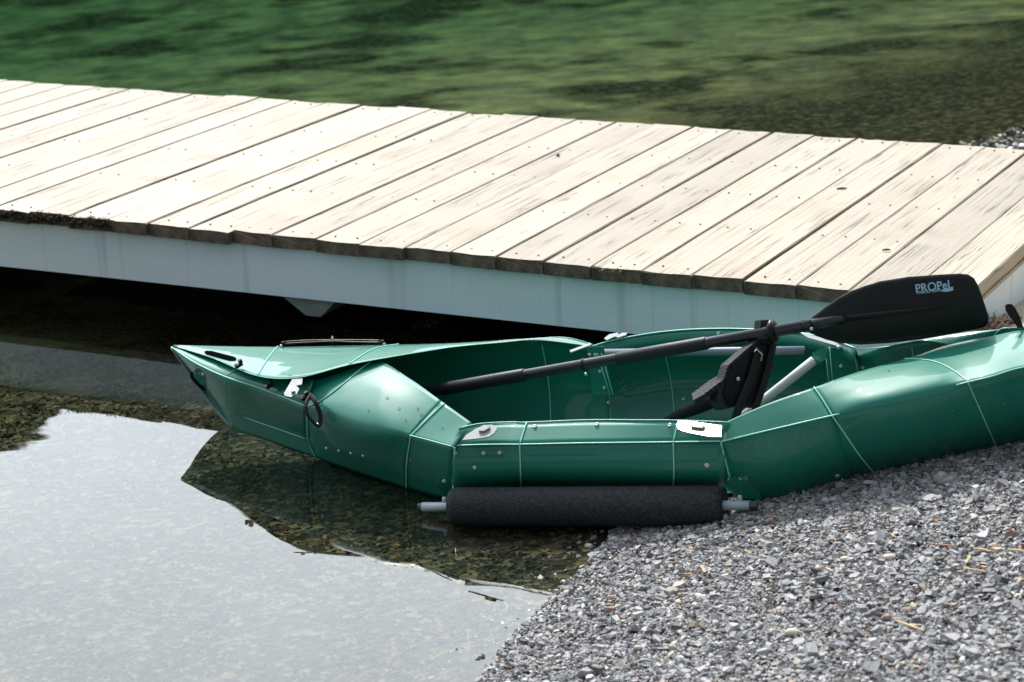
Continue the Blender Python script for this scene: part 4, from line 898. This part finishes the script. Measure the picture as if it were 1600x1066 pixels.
for a, b, pp in (((933, 552), (953, 617), P(930, 545, .25)), ((939.5, 552), (958, 617), P(930, 545, .25)), ((1289, 542), (1295, 598), P(1310, 540, .30)), ((1296, 542), (1301, 594), P(1310, 540, .30)), ((1333, 545), (1341, 583), P(1310, 540, .30))):
    nn = Vector((0, -1, .15)).normalized(); T = MB(); q = pp + Vector((0, -.020, 0)); T.tube([PP(a[0], a[1], q, nn), PP(b[0], b[1], q, nn)], .0013, 6); link('crease_line', T.me(CREASE), kayak)

# grip slot in the bow flap: black plate painted as the shade inside it
def slot():
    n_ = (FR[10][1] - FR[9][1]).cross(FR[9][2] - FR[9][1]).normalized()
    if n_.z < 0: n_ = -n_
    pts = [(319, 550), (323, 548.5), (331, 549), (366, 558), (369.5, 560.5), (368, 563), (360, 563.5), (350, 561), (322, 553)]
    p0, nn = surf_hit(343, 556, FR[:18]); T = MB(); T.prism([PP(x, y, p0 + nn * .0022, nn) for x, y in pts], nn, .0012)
    link('grip_slot', T.me(simple('slot_shade', (.003, .004, .004), .9, spec=0.0), False), kayak)
slot()
# cleats
def cleat(px, py, z, s=1.0):
    p = P(px, py, z); T = MB(); R = Matrix.Rotation(.5, 3, 'Z') @ Matrix.Rotation(-.35, 3, 'Y')
    T.box(p, .020 * s, .010 * s, .008 * s, R); T.box(p + Vector((.004, .003, .010)) * s, .009 * s, .010 * s, .010 * s, R); T.tube([p + Vector((-.008, -.004, 0)), p + Vector((-.006, -.006, .006))], .0035 * s, 8)
    link('cleat', T.me(BLACKP, False), kayak)
    V, Fc = disc_bolt(p + Vector((-.007, -.007, .003)), Vector((0, -.6, .8)), .0026); link('rivet', mesh(V, Fc, STEEL), kayak)
cleat(373, 571, .213); cleat(421, 603, .188); cleat(476, 622, .192)
# carrying straps
def strap(loop, width, lab, rows=None):
    a = [Vector(p) for p in loop]; b = [p + width for p in a]; T = MB(); T.strip(a, b, .0015); link('carry_strap', T.me(WEB), kayak, label=lab)
sp_ = spline([P(486, 617, .198), P(479, 630, .192), P(481, 648, .168), P(497, 665, .138), P(501, 650, .160), P(494, 630, .190), P(487, 619, .200)], 6)
T = MB(); T.tube([p + Vector((0, -.008, .002)) for p in sp_], .0066, 8, caps=True, flat=.6, upv=Vector((.9, -.3, 0))); link('carry_strap', T.me(WEB), kayak, label='black strap loop hanging on the bow shoulder')
V, Fc = disc_bolt(P(497, 664, .138) + Vector((0, -.013, .004)), Vector((0, -.9, .3)), .0042); link('rivet', mesh(V, Fc, STEEL), kayak)
sp_ = spline([P(301, 581, .138), P(300, 588, .128), P(308, 598, .110), P(318, 606, .090), P(322, 601, .10), P(320, 590, .13)], 5)
T = MB(); T.tube([p + Vector((0, -.006, 0)) for p in sp_], .006, 8, flat=.25, upv=Vector((.7, -.7, 0))); link('carry_strap', T.me(WEB), kayak, label='short black strap at the stem')
T = MB(); nb = Vector((-.45, -.85, .1)).normalized(); T.prism([PP(x, y, P(312, 590, .125) + nb * .006, nb) for x, y in [(303, 578), (316, 576), (323, 587), (321, 603), (311, 597)]], nb, .002); link('stem_tab', T.me(GREEN, False), kayak)
nb = Vector((-.2, -.97, .1)).normalized(); q_ = PY(1585, 495, 5.36)
T = MB(); T.prism([PP(x, y, q_, nb) for x, y in [(1571, 485), (1570.5, 478), (1574, 475), (1579, 476), (1581, 481), (1590, 498), (1596, 512), (1590, 513), (1584, 503), (1576, 493)]], -nb, .002)
T.prism([PP(x, y, q_ - nb * .016, nb) for x, y in [(1575, 475), (1581, 475.5), (1586, 481), (1594, 496), (1599, 512), (1595, 513), (1588, 498), (1580, 483)]], -nb, .002)
link('carry_strap', T.me(WEB, False), kayak, label='black strap loop standing up on the stern deck')
# bungee cords over the far bow edge
def cord():
    T = MB(); a, b = P(442, 541, .206), P(598, 539, .222)
    for k in range(3):
        o = Vector((0, .008 * k, .006 + .003 * (k % 2)))
        T.tube(spline([a + o, a.lerp(b, .25) + o + Vector((0, 0, .003)), a.lerp(b, .5) + o + Vector((0, 0, .003 if k else .005)), a.lerp(b, .75) + o + Vector((0, 0, .002)), b + o], 5), .0022, 6)
    T.tube([a + Vector((0, 0, 0)), a + Vector((0, 0, .012))], .004, 8); T.tube([b, b + Vector((0, 0, .012))], .004, 8)
    T.tube([a.lerp(b, .5) + Vector((0, -.003, .006)), a.lerp(b, .5) + Vector((0, .018, .018))], .004, 8)
    link('bungee_cord', T.me(BLACKP), kayak)
    for q in (a + Vector((-.004, -.004, .002)), b + Vector((.004, -.004, .003))):
        V, Fc = disc_bolt(q, Vector((0, -.7, .7)), .0034); link('rivet', mesh(V, Fc, STEEL), kayak)
cord()
# pipes inside
def pipe(name, a, b, r, m, lab=None, n=18):
    T = MB(); T.tube([a, a.lerp(b, .33), a.lerp(b, .67), b], r, n); return link(name, T.me(m), kayak, label=lab)
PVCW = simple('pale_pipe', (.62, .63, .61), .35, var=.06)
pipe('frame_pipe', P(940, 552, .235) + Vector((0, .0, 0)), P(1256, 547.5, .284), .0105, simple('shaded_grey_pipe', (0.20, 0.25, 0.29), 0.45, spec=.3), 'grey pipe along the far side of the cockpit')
xb = pipe('cross_brace', P(1272, 563, .292), P(1160, 652, .155), .0115, PVCW, 'pale round strut slanting across the cockpit')
nn = Vector((-.6, -.75, .25)).normalized(); T = MB(); T.prism([PP(x, y, P(1277, 555, .30), nn) for x, y in [(1270, 552), (1291, 541), (1293, 560), (1280, 570), (1272, 566)]], nn, .004); link('brace_bracket', T.me(GREEN, False), kayak)
V, Fc = disc_bolt(P(1283, 554, .30) + Vector((-.003, -.008, 0)), nn, .0036); link('rivet', mesh(V, Fc, STEEL), kayak)

# foam roll on its pipe, hung under the joint tabs on the near side
fl = empty('side_float', (0, 0, 0)); fl.parent = kayak; fl.matrix_parent_inverse = Matrix.Translation(-Vector(kayak.location)); fl['label'] = 'black foam roll on a grey pipe along the near side'
ra, rb_ = PY(706, 792, 5.385), PY(1132, 790, 5.195); ax = (rb_ - ra).normalized()
def foam_roll():
    n, k = 40, 46; V = []; a = Vector((0, 0, 1)); a = (a - ax * a.dot(ax)).normalized(); b = ax.cross(a)
    for i in range(k + 1):
        q = i / k; c = ra.lerp(rb_, q); e = min(q, 1 - q) * (rb_ - ra).length; rr = .0458 - .004 * math.exp(-e / .004)
        for j in range(n):
            t = 2 * math.pi * j / n; w = 1 + .012 * mnoise.noise(Vector((q * 30, math.cos(t) * 3, math.sin(t) * 3))) + .006 * mnoise.noise(Vector((q * 90, math.cos(t) * 9, math.sin(t) * 9)))
            V.append(c + (a * math.cos(t) + b * math.sin(t)) * rr * w)
    Fc = [(i * n + j, i * n + (j + 1) % n, (i + 1) * n + (j + 1) % n, (i + 1) * n + j) for i in range(k) for j in range(n)]
    for base, c, s_ in ((0, ra, 1), (k * n, rb_, -1)):
        o = len(V)
        for j in range(n): t = 2 * math.pi * j / n; V.append(c + (a * math.cos(t) + b * math.sin(t)) * .013 + ax * .002 * s_)
        Fc += [(base + j, base + (j + 1) % n, o + (j + 1) % n, o + j) for j in range(n)]
    return mesh(V, Fc, FOAM)
def sub(name, me, lab=None):
    o = bpy.data.objects.new(name, me); COL.objects.link(o); o.parent = fl
    if lab: o['label'] = lab
    return o
sub('foam_sleeve', foam_roll())
pl_, pr_ = ra - ax * .073, rb_ + ax * .062
T = MB(); T.tube([pl_, ra, rb_, pr_ - ax * .004], .0110, 20); sub('pipe', T.me(PVC))
for a_, b_ in ((pl_ - ax * .010, pl_ + ax * .002), (pr_ - ax * .006, pr_ + ax * .014)):
    T = MB(); T.tube([a_, b_], [.0092, .0092], 8); sub('end_plug', T.me(DARKCAP, False))
for q in (ra - ax * .018, rb_ + ax * .036):
    T = MB(); T.tube([q + Vector((0, .004, .008)), q + Vector((0, .008, .022))], [.006, .0045], 8); sub('knob', T.me(PVC))

# ------------------------------------------------------------------ seat
seat = empty('kayak_seat', (.62, 5.42, .12), label='black foam backrest with webbing straps standing in the kayak cockpit', cat='seat')
def Z3(x, y): return (900 + x / 3.8075, 480 + y / 3.8075)
sn = Vector((.55, -.80, .25)).normalized(); s0 = PY(1170, 590, 5.43)
def SP(x, y, off=0.0): px, py = Z3(x, y); return PP(px, py, s0 + sn * off, sn)
T = MB(); poly = [(905, 345), (1000, 262), (1075, 200), (1190, 205), (1180, 300), (1150, 420), (1120, 500), (1095, 585), (1050, 600), (960, 590), (870, 612), (835, 560), (850, 470), (880, 420)]
T.prism([SP(*p) for p in poly], -sn, .028); link('backrest', T.me(FOAM, False), seat)
T = MB(); poly = [(925, 352), (1010, 280), (1085, 212), (1180, 216), (1172, 300), (1140, 430), (1095, 560), (1000, 560), (905, 585), (870, 520), (890, 430)]
T.prism([SP(*p) for p in poly], sn, .004); link('back_cover', T.me(BLACKP, False), seat)
T = MB(); poly = [(1085, 205), (1100, 78), (1150, 75), (1165, 110), (1190, 205)]; T.prism([SP(*p) for p in poly], -sn, .022); link('head_foam', T.me(FOAM, False), seat)
def band(pts, w, name='strap', off=.007, lab=None):
    T = MB(); c_ = [SP(x, y, off) for x, y in pts]; c_ = spline(c_, 4)
    d_ = (c_[-1] - c_[0]).normalized(); s_ = sn.cross(d_).normalized() * w / 2; T.strip([p - s_ for p in c_], [p + s_ for p in c_], .002); link(name, T.me(WEB), seat, label=lab)
def wide_strap():
    nb_ = Vector((.1, -.9, .4)).normalized(); tp = [(1172, 322), (1060, 385), (930, 462), (820, 512), (728, 545), (600, 615), (480, 682)]; bt = [(1172, 362), (1070, 440), (950, 520), (850, 585), (760, 625), (640, 665), (500, 700)]
    q0, q1 = SP(1172, 345, .008), PY(*Z3(490, 690), 5.50)
    A_, B_ = [], []
    for k, (a, b) in enumerate(zip(tp, bt)):
        Y = q0.y + (q1.y - q0.y) * (k / 6); A_.append(PY(*Z3(*a), Y + .004)); B_.append(PY(*Z3(*b), Y - .004))
    T = MB(); T.strip(spline(A_, 4), spline(B_, 4), .002); link('strap', T.me(WEB), seat, label='broad webbing strap slanting down to the near coaming')
wide_strap()
band([(1090, 250), (1050, 400), (1000, 520), (960, 620), (940, 680)], .022, off=.011)
band([(1175, 215), (1150, 330), (1110, 480), (1060, 620)], .018, off=.010)
T = MB(); pts = [(1060, 265), (1075, 252), (1108, 282), (1100, 320)]; T.tube([SP(x, y, .014) for x, y in pts], .0016, 6); link('buckle', T.me(STEEL), seat)
V, Fc = disc_bolt(SP(965, 428, .008), sn, .004); link('rivet', mesh(V, Fc, STEEL), seat)
# stepped seat cushion in front of the backrest
for k in range(5):
    p = PP(*Z3(830 - k * 24, 455 + k * 18), s0 + Vector((-.02, .02, 0)), sn); B = MB(); B.box(p, .030, .05, .012, Matrix.Rotation(-.5, 3, 'Y')); link('cushion_step', B.me(FOAM, False), seat)
B = MB(); B.prism([Vector((.40, 5.44, .085)), Vector((.62, 5.36, .10)), Vector((.70, 5.58, .105)), Vector((.46, 5.66, .09))], (0, 0, 1), .03); link('cushion', B.me(FOAM, False), seat)

# ------------------------------------------------------------------ paddle
paddle = empty('paddle', PY(1000, 560, 5.5), label='long black double paddle resting across the kayak, blade over the stern', cat='paddle')
a0 = PY(672, 611.5, 5.86); a1 = PY(1268, 507.5, 5.43); sd = (a1 - a0).normalized()
def on_shaft(px):
    lo, hi = -.2, 1.4
    for _ in range(40):
        m_ = (lo + hi) / 2; p = a0.lerp(a1, m_); q = p - Vector((0, 0, CAM_Z)); x = 800 + F_PX * q.dot(c_rt) / q.dot(c_fwd)
        if x < px: lo = m_
        else: hi = m_
    return a0.lerp(a1, lo)
T = MB(); T.tube([on_shaft(600), on_shaft(700), on_shaft(1000), on_shaft(1268)], [.0130, .0132, .0135, .0138], 20); link('shaft', T.me(SHAFT), paddle)
for x0, x1 in ((690, 820), (965, 1105)):
    T = MB(); p0, p1 = on_shaft(x0), on_shaft(x1); T.tube([p0, p0 + sd * .003, p0.lerp(p1, .5), p1 - sd * .003, p1], [.0145, .0158, .0162, .0160, .0150], 20); link('grip', T.me(GRIP), paddle)
T = MB(); p0 = on_shaft(911); T.tube([p0, p0 + sd * .006], .0150, 20); link('ferrule', T.me(GRIP), paddle)
T = MB(); p0 = on_shaft(1208); T.tube([p0 - sd * .012, p0 - sd * .006, p0, p0 + sd * .006, p0 + sd * .010], [.017, .024, .029, .024, .016], 24); link('drip_ring', T.me(BLACKP), paddle)
# left blade lies inside the bow
bn = Vector((.15, -.92, .36)).normalized()
T = MB(); l0 = on_shaft(640); dirb = -sd; sb = dirb.cross(Vector((0, -.3, 1))).normalized()
out_ = [(0, .012), (.04, .04), (.09, .07), (.18, .08), (.27, .078), (.30, .05)]
T.prism([l0 + dirb * u_ * .8 + sb * w_ * .6 for u_, w_ in out_] + [l0 + dirb * u_ * .8 - sb * w_ * .6 for u_, w_ in reversed(out_)], Vector((0, -.3, 1)), .004); link('blade', T.me(BLACKP, False), paddle, label='paddle blade hidden inside the bow')
# right blade
bp0 = PY(1400, 480, 5.425); bln = Vector((-.06, -.985, .12)).normalized()
OUT = [(1253, 511), (1268, 497), (1290, 480), (1310, 466), (1330, 455), (1352, 447), (1375, 440), (1420, 433), (1470, 429.5), (1500, 428), (1513, 429.5), (1522, 435), (1528, 445), (1534, 461), (1541, 482), (1545, 495), (1544, 505), (1538, 511), (1525, 515.5), (1490, 522), (1440, 530.5), (1390, 536.5), (1345, 539), (1315, 537), (1290, 531), (1268, 522)]
def blade():
    V = []; outl = [Vector(PP(x, y, bp0, bln)) for x, y in OUT]; n = len(outl); cx0, cx1 = PP(1262, 512, bp0, bln), PP(1540, 470, bp0, bln)
    rings = 7
    for side in (1, -1):
        for r in range(rings):
            s = 1 - r / rings
            for p in outl:
                t = max(0, min(1, (p - cx0).dot(cx1 - cx0) / (cx1 - cx0).length_squared)); c = cx0.lerp(cx1, .1 + .8 * t)
                q = c.lerp(p, s); th_ = .0018 + .0012 * (1 - s); cup = -.012 * (1 - s * s)
                V.append(q + bln * (th_ * side + cup * -1 * 0 - .010 * s * s + .006))
    Fc = []
    for sd_ in range(2):
        b = sd_ * rings * n
        for r in range(rings - 1):
            for j in range(n): Fc.append((b + r * n + j, b + r * n + (j + 1) % n, b + (r + 1) * n + (j + 1) % n, b + (r + 1) * n + j))
        last = b + (rings - 1) * n
        for j in range(n // 2 - 0):
            a_, b_ = j, (j + 1); c_, d_ = n - 1 - j, n - 2 - j
            if b_ < c_ and b_ <= d_: Fc.append(tuple(dict.fromkeys((last + a_, last + b_, last + d_, last + c_))))
    for j in range(n): Fc.append((j, (j + 1) % n, rings * n + (j + 1) % n, rings * n + j))
    return mesh(V, [f for f in Fc if len(set(f)) > 2], BLACKP)
bl = link('blade', blade(), paddle, label='broad black blade with pale lettering over the stern deck')
for o in [bl]:
    o.data.polygons.foreach_set('use_smooth', [True] * len(o.data.polygons))
T = MB(); r0, r1, r2 = on_shaft(1255), PP(1322, 497, bp0 + bln * .004, bln), PP(1500, 477, bp0 + bln * .007, bln)
T.tube([r0, PP(1318, 498, bp0 + bln * .004, bln)], [.0150, .0128], 16); link('blade_socket', T.me(SHAFT), paddle)
T = MB(); T.tube([r1, r1.lerp(r2, .5), r2], [.0095, .006, .001], 10, flat=1); link('blade_rib', T.me(BLACKP), paddle)
p = PP(1268, 514, bp0 + bln * .016, bln); V, Fc = disc_bolt(p, bln, .0035); link('rivet', mesh(V, Fc, STEEL), paddle)
# printed lettering on the blade
tp0 = bp0 + bln * .0096
def text(body, px0, py0, px1, py1, hpx, offset=0.0, shear=0.0):
    a = PP(px0, py0, tp0, bln); b = PP(px1, py1, tp0, bln); xd = (b - a); wlen = xd.length; xd.normalize(); yd = bln.cross(xd).normalized()
    if yd.z < 0: yd = -yd
    cu = bpy.data.curves.new('t', 'FONT'); cu.body = body; cu.offset = offset; cu.shear = shear; cu.size = 1
    tmp = bpy.data.objects.new('t', cu); COL.objects.link(tmp); bpy.context.view_layer.update(); dg = bpy.context.evaluated_depsgraph_get()
    me = bpy.data.meshes.new_from_object(tmp.evaluated_get(dg)); bpy.data.objects.remove(tmp)
    co = np.array([v.co[:] for v in me.vertices]); x0, x1 = co[:, 0].min(), co[:, 0].max(); y0, y1 = co[:, 1].min(), co[:, 1].max()
    hh = hpx / 690.0
    for v in me.vertices:
        v.co = a + xd * ((v.co.x - x0) / (x1 - x0) * wlen) + yd * ((v.co.y - y0) / (y1 - y0) * hh) + bln * 0
    me.materials.clear(); me.materials.append(INK); return me
link('lettering', text('PROPeL', 1431.5, 458, 1489.5, 450.5, 14.0, offset=.016), bl)
link('lettering', text('PADDLE GEAR-', 1433.5, 460.5 - .5, 1472, 455, 5.5, offset=.012), bl)
B = MB(); el = [PP(1480.5 + 9.5 * math.cos(t), 453.3 - 1.6 * math.cos(t) * .7 + 2.6 * math.sin(t), tp0, bln) for t in [i * math.pi / 10 for i in range(20)]]
B.prism(el, bln, .0004); link('emblem', B.me(INK, False), bl)

# fix up parts nested under parts: keep their world position
bpy.context.view_layer.update()
for o in list(S.objects):
    if o.parent and o.type == 'MESH' and o.parent.type == 'MESH':
        o.matrix_parent_inverse = Matrix.Identity(4)
